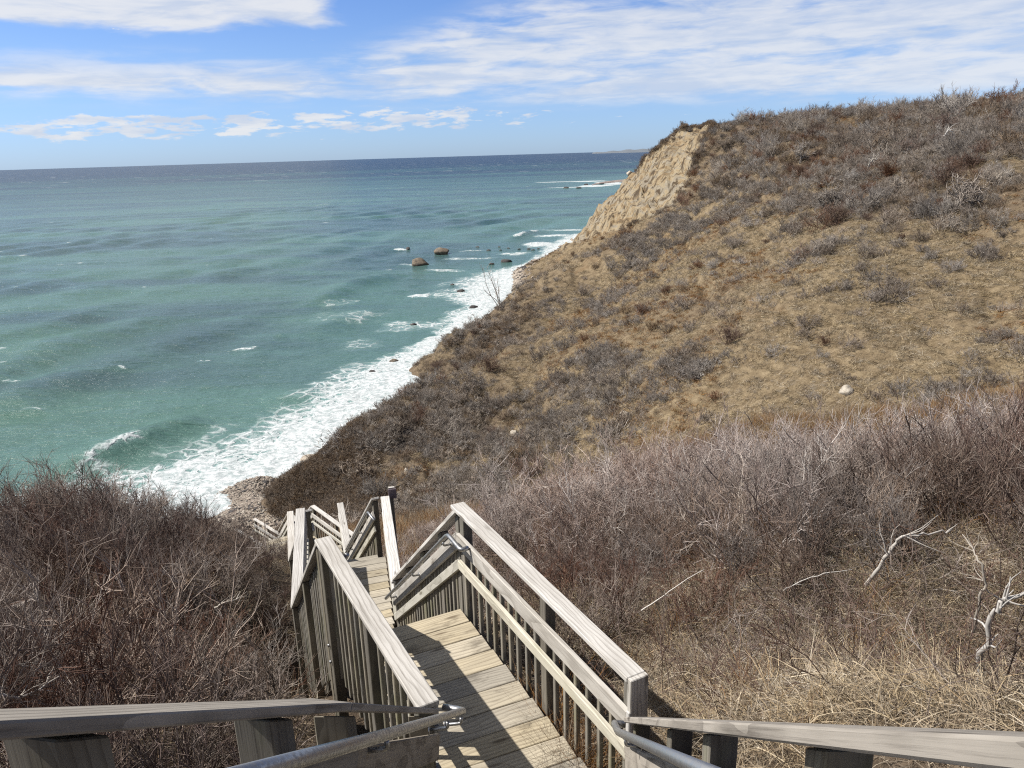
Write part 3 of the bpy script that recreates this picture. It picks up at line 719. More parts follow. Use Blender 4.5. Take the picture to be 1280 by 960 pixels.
def landing(name, right0, right1, left0, left1, pw, mat=M_DECK, parent=STAIR, th=0.038, rim=True):
    """planks laid across from the right edge line to the left edge line, first plank at the 0 end"""
    r0_, r1_, l0, l1 = map(Vector, (right0, right1, left0, left1)); D = node(name, (r0_ + l0) / 2, parent)
    L = (r1_ - r0_).length; n = max(1, round(L / pw)); 
    for i in range(n):
        t = (i + 0.5) / n
        a, b = r0_.lerp(r1_, t), l0.lerp(l1, t); w_ = L / n - 0.009
        beam('plank', a - UP * th / 2 + UP * random.uniform(-.002, .002), b - UP * th / 2 + UP * random.uniform(-.002, .002), w_, th, UP, mat, D)
    if rim:
        for a, b in ((r0_, r1_), (l0, l1)):
            inn = ((l0 + l1) / 2 - (r0_ + r1_) / 2).normalized() * (0.03 if a is r0_ else -0.03)
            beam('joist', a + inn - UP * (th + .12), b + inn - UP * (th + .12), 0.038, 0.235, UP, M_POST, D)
    return D
def flight(name, top_r, top_l, bot_r, bot_l, mat=M_DECK, parent=STAIR, rise=0.185):
    """treads between a top landing edge and a bottom landing edge"""
    tr, tl, br, bl = map(Vector, (top_r, top_l, bot_r, bot_l)); Fl = node(name, (tr + tl) / 2, parent)
    n = max(2, round((tr.z - br.z) / rise))
    ahead = (br - tr); ahead.z = 0; run = ahead.length / n; ahead.normalize()
    for k in range(1, n):
        t = (k - 0.5) / n; z = tr.z + (br.z - tr.z) * (k / n)
        a, b = tr.lerp(br, t), tl.lerp(bl, t); a.z = b.z = z - 0.019
        beam('tread', a, b, run + 0.03, 0.038, UP, mat, Fl)
    for a, b, s in ((tr, br, 1), (tl, bl, -1)):
        inn = (tl - tr).normalized() * (0.03 * s)
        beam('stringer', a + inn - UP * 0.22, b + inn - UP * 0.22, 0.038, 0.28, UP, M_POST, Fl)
    return Fl
def cornerz(p, dz): p = Vector(p); p.z += dz; return p

# landing 1
zD1 = -4.15
A_r, B_r = E3(0.651, 3.914, zD1), E3(-0.563, 6.318, zD1)
A_l, B_l = E3(-0.499, 3.791, zD1), E3(-1.583, 5.835, zD1)
landing('landing', B_r, E3(0.72, 3.78, zD1), B_l, E3(-0.46, 3.35, zD1), 0.235)
railing(A_r, B_r, +1, posts=(0.0, 0.42, 1.0), cap_over=(0.0, 0.10))
railing(A_l, B_l, -1, posts=(0.0, 0.45, 1.0), bal_top=0.06, bal_low=-0.30, cap_over=(0.02, 0.05), drop=0.05)
ol_ = perp_out(A_l, B_l, -1); vl_ = (B_l - A_l).normalized(); BN = node('bolts', A_l, STAIR)
for t_ in (0.0, .45, 1.0):
    for h_ in (.05, -.12):
        p_ = A_l.lerp(B_l, t_) + ol_ * .128 + vl_ * (.045 if t_ == 0 else (-.045 if t_ == 1 else 0)) + UP * h_
        tube_obj('bolt', [p_, p_ + ol_ * .022], .014, M_METAL, BN, 6)
# the pale post-face board that closes the near end of the right rail
v1 = (B_r - A_r).normalized(); o1 = perp_out(A_r, B_r, 1)
EP = node('rail_end', A_r, STAIR)
beam('end_post', A_r + o1 * .07 - v1 * .022 + UP * (-.9), A_r + o1 * .07 - v1 * .022 + UP * 1.052, 0.135, 0.038, v1, M_RAIL, EP)
beam('end_board', A_r + o1 * .019 - v1 * .02 + UP * 0.50, A_r + o1 * .019 - v1 * .02 + UP * .82, 0.05, 0.036, v1, M_RAIL, EP)

# flight 2
zD2 = -6.26
C_r, C_l = E3(-1.640, 8.640, zD2), E3(-2.660, 8.140, zD2)
flight('stair_flight', B_r, B_l, C_r, C_l)
railing(B_r, C_r, +1, posts=(0.03, 0.24, 0.5, 0.76, 1.0), bal_low=-0.12, post_low=-1.4)
railing(B_l, C_l, -1, posts=(0.03, 0.5, 1.0), bal_top=0.06, bal_low=-0.30, drop=0.05)
# landing 2
D_r, D_l = E3(-2.16, 11.09, zD2), E3(-3.30, 10.80, zD2)
landing('landing', D_r, C_r, D_l, C_l, 0.19)
railing(C_r, D_r, +1, posts=(0.0, 0.5, 1.0), cap_over=(.06, .05), bal_top=0.2)
railing(C_l, D_l, -1, posts=(0.0, 0.5, 1.0), bal_top=0.06, cap_over=(0.04, 0.02), bal_low=-0.3, drop=0.05)
# one step down, then the next flight turns away to the left
zD3 = zD2 - 0.19
def rotd(deg): return Vector((math.sin(math.radians(deg)), math.cos(math.radians(deg)), 0))
q = rotd(-27); qr = Vector((q.y, -q.x, 0))
T0r = D_r + Vector((-.02, .04, zD3 - zD2)); T0l = D_l + Vector((0, 0.03, zD3 - zD2))
T1r, T1l = T0r + Vector((-.22, .36, 0)), T0l + Vector((.0, .34, 0))
landing('platform', T1r, T0r, T1l, T0l, 0.19)
G_r, G_l = T1r + q * 2.3 + Vector((0, 0, -2.05)), T1l + q * 2.3 + Vector((0, 0, -2.05))
flight('stair_flight', T1r, T1l, G_r, G_l)
railing(T1r, G_r, +1, posts=(0.04, 0.25, 0.5, 0.75, 1.0))
railing(T1l, G_l, -1, posts=(0.0, 0.5, 1.0))
# lower landings
q3 = rotd(-16); q3r = Vector((q3.y, -q3.x, 0))
H_r, H_l = G_r + q3 * 2.2, G_l + q3 * 2.2
landing('landing', H_r, G_r, H_l, G_l, 0.19)
railing(G_r, H_r, 1, posts=(0, .5, 1.0)); railing(G_l, H_l, -1, posts=(0, .5, 1.0))
def cap_at(px, py, hd, drop=1.05):
    d = pix(px, py); k = hd / math.hypot(d.x, d.y); return Vector((d.x * k, d.y * k, d.z * k + ZE - drop))
P4 = cap_at(388, 632.5, 23.0); Q4 = cap_at(456, 685, 19.9); Q4.z = P4.z
d4 = (P4 - Q4).normalized(); l4 = Vector((-d4.y, d4.x, 0))
flight('stair_flight', H_r, H_l, Q4, Q4 + l4 * 1.1)
railing(Q4, P4, +1, posts=(0, .3, .55, 1.0), bal=0.16, post_low=-1.2)
landing('landing', P4, Q4, P4 + l4 * 1.1, Q4 + l4 * 1.1, 0.2)
K_r = P4 + rotd(-40) * 1.0 + Vector((0, 0, -0.9)); K_l = P4 + l4 * 1.1 + rotd(-40) * 1.0 + Vector((0, 0, -0.9))
flight('stair_flight', P4, P4 + l4 * 1.1, K_r, K_l)
railing(P4, K_r, +1, posts=(0, 1), bal=.16)
# handrails: galvanised pipes on the inner faces
def off_line(p0, p1, side, inn, h): o = perp_out(p0, p1, side); return p0 - o * inn + UP * h, p1 - o * inn + UP * h
a, b = off_line(B_r, C_r, 1, 0.075, 0.80)
ob = perp_out(A_r, B_r, 1)
handrail([A_r.lerp(B_r, .885) - ob * .012 + UP * .80, A_r.lerp(B_r, .885) - ob * .085 + UP * .80, A_r.lerp(B_r, .985) - ob * .085 + UP * .815, a + (b - a) * .02 + UP * .012, b + (b - a) * .02], 1,
         brackets=[(a.lerp(b, t), perp_out(B_r, C_r, 1) * .075) for t in (.06, .5, .92)])
a, b = off_line(B_l, C_l, -1, 0.075, 0.80)
handrail([a - (b - a).normalized() * .25 + UP * .0, a + UP * .0, b, b + rotd(-15) * .2], -1, brackets=[(a.lerp(b, t), perp_out(B_l, C_l, -1) * .075) for t in (.08, .5, .9)])
a, b = off_line(T1r, G_r, 1, 0.075, 0.82)
handrail([a - q * .35, a, b, b + q * .2], 1, brackets=[(a.lerp(b, t), perp_out(T1r, G_r, 1) * .075) for t in (.02, .35, .7, .98)])

# upper flight, on which the picture was taken
U_br, U_bl = E3(0.60, 3.74, zD1), E3(-0.46, 3.60, zD1)
U_tr, U_tl = E3(0.47, 0.40, zD1 + 2.86), E3(-0.62, 0.40, zD1 + 2.86)
flight('stair_flight', U_tr, U_tl, U_br, U_bl)
rc0, rc1 = E3(0.607, 3.74, -3.235), E3(0.465, 0.50, -0.470)              # inner top edge of the right cap
R = node('railing', rc0, STAIR)
dr = (rc1 - rc0).normalized(); outr = Vector((dr.y, -dr.x, 0)).normalized(); outr = outr if outr.x > 0 else -outr
nr_ = outr.cross(dr); nr_ = nr_ if nr_.z > 0 else -nr_
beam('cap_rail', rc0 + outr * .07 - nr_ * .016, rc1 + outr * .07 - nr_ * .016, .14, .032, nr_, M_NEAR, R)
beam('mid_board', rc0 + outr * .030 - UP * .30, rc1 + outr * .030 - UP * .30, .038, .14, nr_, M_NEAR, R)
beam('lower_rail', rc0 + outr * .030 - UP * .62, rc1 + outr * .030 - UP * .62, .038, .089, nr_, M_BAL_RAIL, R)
for t in (0.03, 0.36, 0.55, 0.80):
    p = rc0.lerp(rc1, t) + outr * .095; slope_post(p, -1.9, -.052, .089, outr, dr, R)
for i in range(24):
    t = (i + .5) / 24
    if min(abs(t - s) for s in (0.03, 0.36, 0.55, 0.80)) < .02: continue
    p = rc0.lerp(rc1, t) + outr * .067; beam('baluster', p - UP * 1.2, p - UP * .25, .036, .036, outr, M_BAL, R)
a, b = rc0 - outr * .06 - UP * .02 + dr * .02, rc1 - outr * .06 - UP * .17
handrail([rc0 + outr * .01 - UP * .055, rc0 - outr * .055 - UP * .045 + dr * .0, rc0 - outr * .06 - UP * .10 + dr * .35, b], 1, brackets=[((rc0 - outr * .06 - UP * .10 + dr * .35).lerp(b, t), outr * .08) for t in (.12, .6)])
lc0, lc1, lc2 = E3(-0.478, 3.62, -3.035), E3(-0.540, 2.02, -1.660), E3(-0.825, 0.50, -0.430)
R = node('railing', lc0, STAIR)
for p, p2 in ((lc0, lc1), (lc1, lc2)):
    dl = (p2 - p).normalized(); outl = Vector((dl.y, -dl.x, 0)).normalized(); outl = outl if outl.x < 0 else -outl
    nl = outl.cross(dl); nl = nl if nl.z > 0 else -nl
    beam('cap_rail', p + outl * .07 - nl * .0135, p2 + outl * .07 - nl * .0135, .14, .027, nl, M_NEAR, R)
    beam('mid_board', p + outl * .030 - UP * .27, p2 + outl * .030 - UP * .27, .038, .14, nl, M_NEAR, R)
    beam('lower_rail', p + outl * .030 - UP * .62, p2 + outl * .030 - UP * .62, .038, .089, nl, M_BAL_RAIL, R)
    for t in ((0.04, .93) if p is lc0 else (.22, .62)):
        p_ = p.lerp(p2, t) + outl * .10; w_ = .11
        slope_post(p_, -1.9, -.052, w_, outl, dl, R)
    n_ = 11
    for i in range(n_):
        t = (i + .5) / n_; 
        p_ = p.lerp(p2, t) + outl * .067; beam('baluster', p_ - UP * 1.2, p_ - UP * .32, .036, .036, outl, M_BAL, R)
inl = Vector((1, 0.08, 0)).normalized()
h0, h1, h2 = E3(-0.350, 3.78, -3.215), E3(-0.400, 2.1, -1.79), E3(-0.70, 0.62, -0.60)
h1, h2 = E3(-0.485, 2.1, -1.868), E3(-0.605, 0.62, -0.69)
handrail([h0 - inl * .13 + UP * .04 + Vector((0, .10, -.06)), h0 + Vector((0, .03, .0)), h1, h2], -1, brackets=[(h0.lerp(h1, t), -inl * .10) for t in (.06, .30, .95)])

# ------------------------------------------------------------------ the lowest visible run, seen between the brush
LOW = node('lower_staircase', cap_at(345, 668, 32.5)); tag(LOW, 'lower run of grey timber stairs showing above the brush near the beach', 'staircase')
X0, X1 = cap_at(372, 655, 28.6), cap_at(360, 641, 30.0); X1.z = X0.z = (X0.z + X1.z) / 2
X2 = cap_at(346.5, 664.5, 31.6)
railing(X0, X1, 1, parent=LOW, posts=(0, 1.0), bal=.11)
railing(X1, X2, 1, parent=LOW, posts=(0, .5, 1.0), bal=.11)
Y0, Y1 = cap_at(349, 663, 32.0), cap_at(317, 654.8, 34.2); Y0.z = Y1.z = (Y0.z + Y1.z) / 2
Z0, Z1 = cap_at(337, 678, 30.4), cap_at(297, 667, 33.0); Z0.z = Z1.z = (Z0.z + Z1.z) / 2
railing(Y0, Y1, 1, parent=LOW, posts=(0, .5, 1.0), bal=.18); railing(Z0, Z1, -1, parent=LOW, posts=(0, .5, 1.0), bal=.18)
landing('landing', Y0, Y1, Z0, Z1, .2, parent=LOW)
lx = Vector((X1 - X0).normalized()); lp = Vector((-lx.y, lx.x, 0)) * 1.1
landing('landing', X1, X0, X1 + lp, X0 + lp, .2, parent=LOW)
flight('stair_flight', X1, X1 + lp, X2, X2 + lp, parent=LOW)

# the small sign on the rail end of the second landing
SG = node('sign', D_r + UP * 0.6 + rotd(-14) * .12 + Vector((.16, 0, 0))); tag(SG, 'small dull purple-brown notice plate on a post at the end of the second landing', 'sign')
M_SIGN = flat_mat('sign_brown', (0.13, 0.10, 0.115), (0.17, 0.135, 0.15), 14, .6)
M_SIGNW = flat_mat('sign_white', (0.62, 0.58, 0.52), (0.7, 0.66, 0.6), 14, .6)
sp = D_r + rotd(-14) * .14 + Vector((.17, .03, 0))
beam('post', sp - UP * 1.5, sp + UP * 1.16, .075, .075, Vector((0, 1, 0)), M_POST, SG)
beam('plate', sp + Vector((-.03, -.06, 1.06)), sp + Vector((.10, -.03, 1.06)), .018, .17, UP, M_SIGN, SG)
beam('top_edge', sp + Vector((-.02, -.03, 1.16)), sp + Vector((.07, -.01, 1.16)), .03, .016, UP, M_SIGNW, SG)
#STAIR_END

# ------------------------------------------------------------------ vegetation materials
def twig_mat(name, stops, grey=None):
    """stops: dark -> light bark colours, picked per branch (tone) and per plant"""
    m, t, b = new_mat(name)
    tn = t.attr('tone').outputs['Fac']; r_ = t.n('ShaderNodeObjectInfo').outputs['Random']
    v = t.math('ADD', t.math('MULTIPLY', tn, 0.72), t.math('MULTIPLY', r_, 0.28))
    c = t.ramp(v, [(i / (len(stops) - 1), k) for i, k in enumerate(stops)])
    hv = t.n('ShaderNodeHueSaturation'); t.link(c, hv.inputs['Color'])
    t.put(hv.inputs['Value'], t.math('ADD', 0.78, t.math('MULTIPLY', t.math('FRACT', t.math('MULTIPLY', r_, 13.7)), 0.45)))
    t.put(hv.inputs['Saturation'], t.math('ADD', 0.7, t.math('MULTIPLY', t.math('FRACT', t.math('MULTIPLY', r_, 5.3)), 0.6)))
    t.link(hv.outputs[0], b.inputs['Base Color']); b.inputs['Roughness'].default_value = 0.8; b.inputs['Specular IOR Level'].default_value = 0.25
    return m
M_TW_LEFT = twig_mat('thicket_bark', [(0.036, 0.024, 0.019), (0.108, 0.076, 0.060), (0.205, 0.158, 0.130), (0.33, 0.275, 0.235), (0.56, 0.50, 0.44)])
M_TW_RIGHT = twig_mat('grey_mauve_bark', [(0.075, 0.045, 0.036), (0.21, 0.143, 0.117), (0.35, 0.275, 0.237), (0.50, 0.42, 0.37), (0.70, 0.64, 0.58)])
M_TW_RED = twig_mat('red_bark', [(0.045, 0.024, 0.018), (0.095, 0.055, 0.042), (0.15, 0.098, 0.078), (0.24, 0.185, 0.155)])
M_TW_HILL = twig_mat('grey_scrub_bark', [(0.06, 0.047, 0.038), (0.155, 0.125, 0.103), (0.255, 0.215, 0.18), (0.36, 0.315, 0.27), (0.50, 0.455, 0.40)])
M_TW_RUSTY = twig_mat('rusty_scrub_bark', [(0.05, 0.026, 0.017), (0.13, 0.07, 0.045), (0.20, 0.125, 0.088), (0.29, 0.215, 0.165)])
M_TW_HEATH = twig_mat('brown_heath', [(0.055, 0.040, 0.029), (0.145, 0.105, 0.074), (0.24, 0.183, 0.132), (0.35, 0.285, 0.215)])
M_STRAW = twig_mat('dead_grass', [(0.06, 0.041, 0.029), (0.17, 0.127, 0.085), (0.31, 0.245, 0.168), (0.46, 0.385, 0.28), (0.62, 0.545, 0.42)])
M_STRAW_FAR = twig_mat('hill_grass', [(0.08, 0.06, 0.036), (0.19, 0.145, 0.090), (0.30, 0.238, 0.153), (0.40, 0.33, 0.225), (0.52, 0.45, 0.325)])
M_RUST = twig_mat('rust_grass', [(0.10, 0.045, 0.018), (0.20, 0.10, 0.042), (0.29, 0.165, 0.075), (0.38, 0.25, 0.13)])
M_BRANCH = twig_mat('pale_dead_wood', [(0.16, 0.14, 0.115), (0.36, 0.325, 0.28), (0.60, 0.56, 0.51)])

class Twigs:
    """collects thin three-sided tubes in numpy"""
    def __init__(s): s.v = []; s.f = []; s.t = []; s.n = 0
    def tube(s, pts, radii, tone, sides=3):
        pts = np.asarray(pts, float); k = len(pts)
        d = np.gradient(pts, axis=0); d /= np.linalg.norm(d, axis=1)[:, None] + 1e-9
        ref = np.array([0.31, 0.87, 0.38]); a = np.cross(d, ref); a /= np.linalg.norm(a, axis=1)[:, None] + 1e-9; b = np.cross(d, a)
        th = np.arange(sides) * 2 * math.pi / sides
        ring = pts[:, None, :] + (a[:, None, :] * np.cos(th)[None, :, None] + b[:, None, :] * np.sin(th)[None, :, None]) * np.asarray(radii)[:, None, None]
        s.v.append(ring.reshape(-1, 3)); s.t.append(np.full(k * sides, tone))
        I = s.n + np.arange(k * sides).reshape(k, sides); J = np.roll(I, -1, 1)
        s.f.append(np.stack([I[:-1].ravel(), J[:-1].ravel(), J[1:].ravel(), I[1:].ravel()], 1)); s.n += k * sides
    def blade(s, pts, wid, side, tone):
        pts = np.asarray(pts, float); k = len(pts); w_ = np.linspace(1, 0.12, k)[:, None] * wid * 0.5 * side[None, :]
        s.v.append(np.stack([pts - w_, pts + w_], 1).reshape(-1, 3)); s.t.append(np.full(2 * k, tone))
        I = s.n + np.arange(2 * k).reshape(k, 2); s.f.append(np.stack([I[:-1, 0], I[:-1, 1], I[1:, 1], I[1:, 0]], 1)); s.n += 2 * k
    def mesh(s, name, mat):
        me = np_mesh(name, np.concatenate(s.v), np.concatenate(s.f), smooth=False)
        add_attr(me, 'tone', np.concatenate(s.t)); me.materials.append(mat)
        return me
def rdir(r, up, spread):
    v = r.normal(0, 1, 3) * spread; v[2] += up; return v / np.linalg.norm(v)
def wander(r, p, d, L, k, curl, up):
    pts = [p]; st = L / (k - 1)
    for i in range(k - 1):
        d = d + r.normal(0, curl, 3); d[2] += up; d /= np.linalg.norm(d); pts.append(pts[-1] + d * st)
    return np.array(pts), d
def shrub(name, seed, mat, H=1.6, stems=14, spread=0.42, base=0.25, r0_=0.011, nb=7, nt=4, curl=0.14, up=0.05, bl=0.42, tl=0.2, twr=0.0028, pale=0.12, tone0=0.15, lean=(0, 0)):
    r = np.random.default_rng(seed); T = Twigs()
    for i in range(stems):
        an = r.uniform(0, 6.283); p = np.array([math.cos(an), math.sin(an), 0]) * base * math.sqrt(r.uniform()); p[2] = -0.12
        d = rdir(r, 1.0, spread); d[:2] += np.array(lean) * 0.6; d[2] = abs(d[2]); d /= np.linalg.norm(d)
        L = H * r.uniform(0.62, 1.12); tone = np.clip(tone0 + r.uniform(0, 0.55) + (0.4 if r.random() < pale else 0), 0, 1)
        pts, de = wander(r, p, d, L, 7, curl, up); rb = r0_ * r.uniform(.6, 1.2)
        T.tube(pts, np.linspace(rb, rb * .3, 7), tone)
        for j in range(nb):
            t = r.uniform(0.25, 1.0); k = min(5, int(t * 6)); q_ = pts[k] + (pts[k + 1] - pts[k]) * (t * 6 - k); dd = pts[k + 1] - pts[k]; dd = dd / np.linalg.norm(dd)
            d2 = dd + r.normal(0, .62, 3); d2[2] += .25; d2 /= np.linalg.norm(d2); L2 = bl * H * r.uniform(.45, 1.0) * (1.15 - .5 * t)
            p2, _ = wander(r, q_, d2, L2, 4, curl * 1.2, up); tn2 = np.clip(tone + r.uniform(-.1, .15), 0, 1)
            T.tube(p2, np.linspace(rb * .5, twr, 4), tn2)
            for m_ in range(nt):
                t3 = r.uniform(.2, 1.0); k3 = min(2, int(t3 * 3)); q3_ = p2[k3] + (p2[k3 + 1] - p2[k3]) * (t3 * 3 - k3)
                d3 = (p2[k3 + 1] - p2[k3]); d3 = d3 / np.linalg.norm(d3) + r.normal(0, .55, 3); d3[2] += .22; d3 /= np.linalg.norm(d3)
                p3, _ = wander(r, q3_, d3, tl * H * r.uniform(.4, 1.0), 3, curl, up)
                T.tube(p3, np.linspace(twr * 1.1, twr * .55, 3), np.clip(tn2 + r.uniform(-.08, .2), 0, 1))
    return T.mesh(name, mat)
def tuft(name, seed, mat, n=60, R=0.3, L=0.4, wid=0.006, flop=0.8, lean=(0.3, 0.0), k=4):
    r = np.random.default_rng(seed); T = Twigs()
    for i in range(n):
        an, rad = r.uniform(0, 6.283), R * math.sqrt(r.uniform()); p = np.array([math.cos(an) * rad, math.sin(an) * rad, -0.03])
        d = np.array([r.normal(lean[0], .5), r.normal(lean[1], .5), 1.0]); d /= np.linalg.norm(d); l = L * r.uniform(.5, 1.15); pts = [p]
        for j in range(k - 1):
            d = d + np.array([lean[0] * .5, lean[1] * .5, -flop * r.uniform(.3, 1.0)]) / (k - 1) + r.normal(0, .12, 3); d /= np.linalg.norm(d); pts.append(pts[-1] + d * l / (k - 1))
        sd = r.normal(0, 1, 3); sd -= d * sd.dot(d); sd /= np.linalg.norm(sd)
        T.blade(pts, wid * r.uniform(.6, 1.4), sd, np.clip(r.normal(.5, .24), 0, 1))
    return T.mesh(name, mat)

# ------------------------------------------------------------------ scattering
def gn_scatter(name, P, rot, scl, idx, meshes, label):
    """one object: the meshes instanced on points"""
    P = np.asarray(P, np.float32); me = bpy.data.meshes.new(name); me.vertices.add(len(P)); me.vertices.foreach_set('co', P.ravel())
    a = me.attributes.new('rot', 'FLOAT_VECTOR', 'POINT'); a.data.foreach_set('vector', np.asarray(rot, np.float32).ravel())
    a = me.attributes.new('scl', 'FLOAT_VECTOR', 'POINT'); a.data.foreach_set('vector', np.asarray(scl, np.float32).ravel())
    a = me.attributes.new('idx', 'INT', 'POINT'); a.data.foreach_set('value', np.asarray(idx, np.int32))
    o = mesh_obj(name, me)
    col = bpy.data.collections.new(name + '_sources')
    for i, m_ in enumerate(meshes):
        c = bpy.data.objects.new('%s_source_%02d' % (name, i), m_); col.objects.link(c)
    g = bpy.data.node_groups.new(name + '_scatter', 'GeometryNodeTree')
    g.interface.new_socket('Geometry', in_out='INPUT', socket_type='NodeSocketGeometry'); g.interface.new_socket('Geometry', in_out='OUTPUT', socket_type='NodeSocketGeometry')
    N = g.nodes; gi, go = N.new('NodeGroupInput'), N.new('NodeGroupOutput'); iop = N.new('GeometryNodeInstanceOnPoints'); ci = N.new('GeometryNodeCollectionInfo')
    ci.inputs['Collection'].default_value = col; ci.inputs['Separate Children'].default_value = True; ci.inputs['Reset Children'].default_value = True
    iop.inputs['Pick Instance'].default_value = True
    g.links.new(gi.outputs[0], iop.inputs['Points']); g.links.new(ci.outputs[0], iop.inputs['Instance'])
    for nm, ty, sk in (('rot', 'FLOAT_VECTOR', 'Rotation'), ('scl', 'FLOAT_VECTOR', 'Scale'), ('idx', 'INT', 'Instance Index')):
        na_ = N.new('GeometryNodeInputNamedAttribute'); na_.data_type = ty; na_.inputs['Name'].default_value = nm
        out = [x for x in na_.outputs if x.enabled and x.name == 'Attribute'][0]; g.links.new(out, iop.inputs[sk])
    g.links.new(iop.outputs[0], go.inputs[0])
    md = o.modifiers.new('scatter', 'NODES'); md.node_group = g
    return tag(o, label, None, None, 'stuff')
def sector(n, a0, a1, d0, d1, power=1.0):
    """points over a sector of ground, even per square metre when power is 1"""
    a = np.radians(RNG.uniform(a0, a1, n)); u = RNG.uniform(0, 1, n)
    if power == 1.0: d = np.sqrt(d0 * d0 + u * (d1 * d1 - d0 * d0))
    else: d = d0 * (d1 / d0) ** u
    return d * np.sin(a), d * np.cos(a)
FOOT = [(Vector((U_br.x, U_br.y)), Vector((U_tr.x, U_tr.y - 1)), .0), ]
def seg_d(x, y, ax, ay, bx, by):
    vx, vy = bx - ax, by - ay; t = np.clip(((x - ax) * vx + (y - ay) * vy) / (vx * vx + vy * vy), 0, 1); return np.hypot(x - ax - t * vx, y - ay - t * vy)
_cl = [((U_tr + U_tl) / 2 + Vector((0, -1, 0)), (U_br + U_bl) / 2), ((A_r + A_l) / 2, (B_r + B_l) / 2), ((B_r + B_l) / 2, (C_r + C_l) / 2), ((C_r + C_l) / 2, (D_r + D_l) / 2), ((T0r + T0l) / 2, (G_r + G_l) / 2), ((G_r + G_l) / 2, (H_r + H_l) / 2),
       ((H_r + H_l) / 2, Q4 + l4 * .55), (Q4 + l4 * .55, P4 + l4 * .55)]
def stair_d(x, y):
    d = np.full(np.shape(x), 1e9)
    for a, b in _cl: d = np.minimum(d, seg_d(x, y, a.x, a.y, b.x, b.y))
    return d
def poisson(x, y, r):
    """thin points so that none stand closer than r (r may be an array)"""
    cell = {}; keep = []
    r = np.broadcast_to(r, x.shape); g = float(r.max())
    for i in range(len(x)):
        k = (int(x[i] // g), int(y[i] // g)); ok = True
        for a in (-1, 0, 1):
            for b in (-1, 0, 1):
                for j in cell.get((k[0] + a, k[1] + b), ()):
                    if (x[i] - x[j]) ** 2 + (y[i] - y[j]) ** 2 < r[i] * r[i]: ok = False; break
                if not ok: break
            if not ok: break
        if ok: keep.append(i); cell.setdefault(k, []).append(i)
    return np.array(keep, int)
def plants(name, meshes, x, y, scale, label, cat, group, tilt=0.08, sink=0.0, zs=None):
    z = ground(x, y); out = []
    for i in range(len(x)):
        o = bpy.data.objects.new(name, meshes[i % len(meshes)]); COL.objects.link(o)
        o.location = (x[i], y[i], z[i] - sink * scale[i]); s = scale[i]; o.scale = (s, s, s * (1 if zs is None else zs[i]))
        o.rotation_euler = (RNG.normal(0, tilt), RNG.normal(0, tilt), RNG.uniform(0, 6.283)); tag(o, label, cat, group); out.append(o)
    return out

# --- thicket left of the stairs
left_m = [shrub('thicket_shrub', 200 + i, M_TW_LEFT if i % 5 else M_TW_RED, H=1.55, stems=22, spread=.36, base=.42, nb=8, nt=5, r0_=.012, twr=.0030, pale=.13) for i in range(6)]
right_m = [shrub('thicket_shrub', 230 + i, M_TW_RIGHT, H=1.6, stems=18, spread=.40, base=.38, nb=8, nt=5, r0_=.011, twr=.0032, pale=.14) for i in range(6)]
x, y = sector(5000, -46, -9, 2.6, 20.5); k = poisson(x, y, 0.68); x, y = x[k], y[k]
d, a = np.hypot(x, y), np.degrees(np.arctan2(x, y))
ok = (stair_d(x, y) > 1.25) & (d > 2.6 + 2.8 * sstep(a, -30, -12)) & ~((d < 7.6) & (a > -21)); x, y, d, a = x[ok], y[ok], d[ok], a[ok]
sc = (0.85 + 0.3 * RNG.uniform(0, 1, len(x))) * (0.88 + 0.05 * sstep(d, 11, 16)) * (0.78 + .22 * sstep(stair_d(x, y), 1.2, 2.4)) * (0.7 + .3 * sstep(d, 3, 6)) * (1 - .30 * sstep(a, -25, -21.5) * sstep(d, 9.5, 12))
lx_, ly_, lsc, ld_ = x, y, sc, d
# --- thicket right of the stairs
x, y = sector(6000, -9, 46, 5.8, 18.5); k = poisson(x, y, 0.66); x, y = x[k], y[k]
d, a = np.hypot(x, y), np.degrees(np.arctan2(x, y))
edge = 7.3 + 1.1 * fbm(x / 1.8, y / 1.8, 2, 61) - 0.8 * sstep(a, 20, 4) + 0.4 * sstep(a, 25, 38)
ok = (stair_d(x, y) > 1.3) & (d > edge - .9 * RNG.random(len(x))); x, y, d, a = x[ok], y[ok], d[ok], a[ok]
sc = (0.82 + 0.36 * RNG.uniform(0, 1, len(x))) * (0.62 + .38 * sstep(stair_d(x, y), 1.2, 4.0)) * (0.60 + .34 * sstep(d - 6.5, 0, 4))
nl, nr2 = len(lx_), len(x)
# the nearest 150 on each side are plants of their own, the rest joins the thicket behind them
right_near = [shrub('thicket_shrub', 260 + i, M_TW_LEFT if i % 4 else M_TW_RED, H=1.45, stems=24, spread=.45, base=.42, nb=7, nt=5, r0_=.012, twr=.003, pale=.14) for i in range(5)]
def split(pick, x, y, sc, d, tell, nmax, far_label, meshes):
    o = np.argsort(d / sc); n_, f_ = o[:nmax], o[nmax:]; z = ground(x, y)
    for i in n_:
        m_, hue = pick(i, x[i], y[i], d[i])
        ob = bpy.data.objects.new('bare_shrub', m_); COL.objects.link(ob)
        ob.location = (x[i], y[i], z[i]); ob.scale = (sc[i], sc[i], sc[i]); ob.rotation_euler = (RNG.normal(0, .08), RNG.normal(0, .08), RNG.uniform(0, 6.283))
        lab = tell(x[i], y[i], d[i]).replace('HUE', hue); tag(ob, lab, 'shrub', lab.replace('shrub', 'shrubs', 1))
    if len(f_):
        n = len(f_)
        gn_scatter('thicket', np.stack([x[f_], y[f_], z[f_]], 1), np.stack([RNG.normal(0, .08, n), RNG.normal(0, .08, n), RNG.uniform(0, 6.28, n)], 1), np.repeat(sc[f_][:, None], 3, 1), RNG.integers(0, len(meshes), n), meshes, far_label)
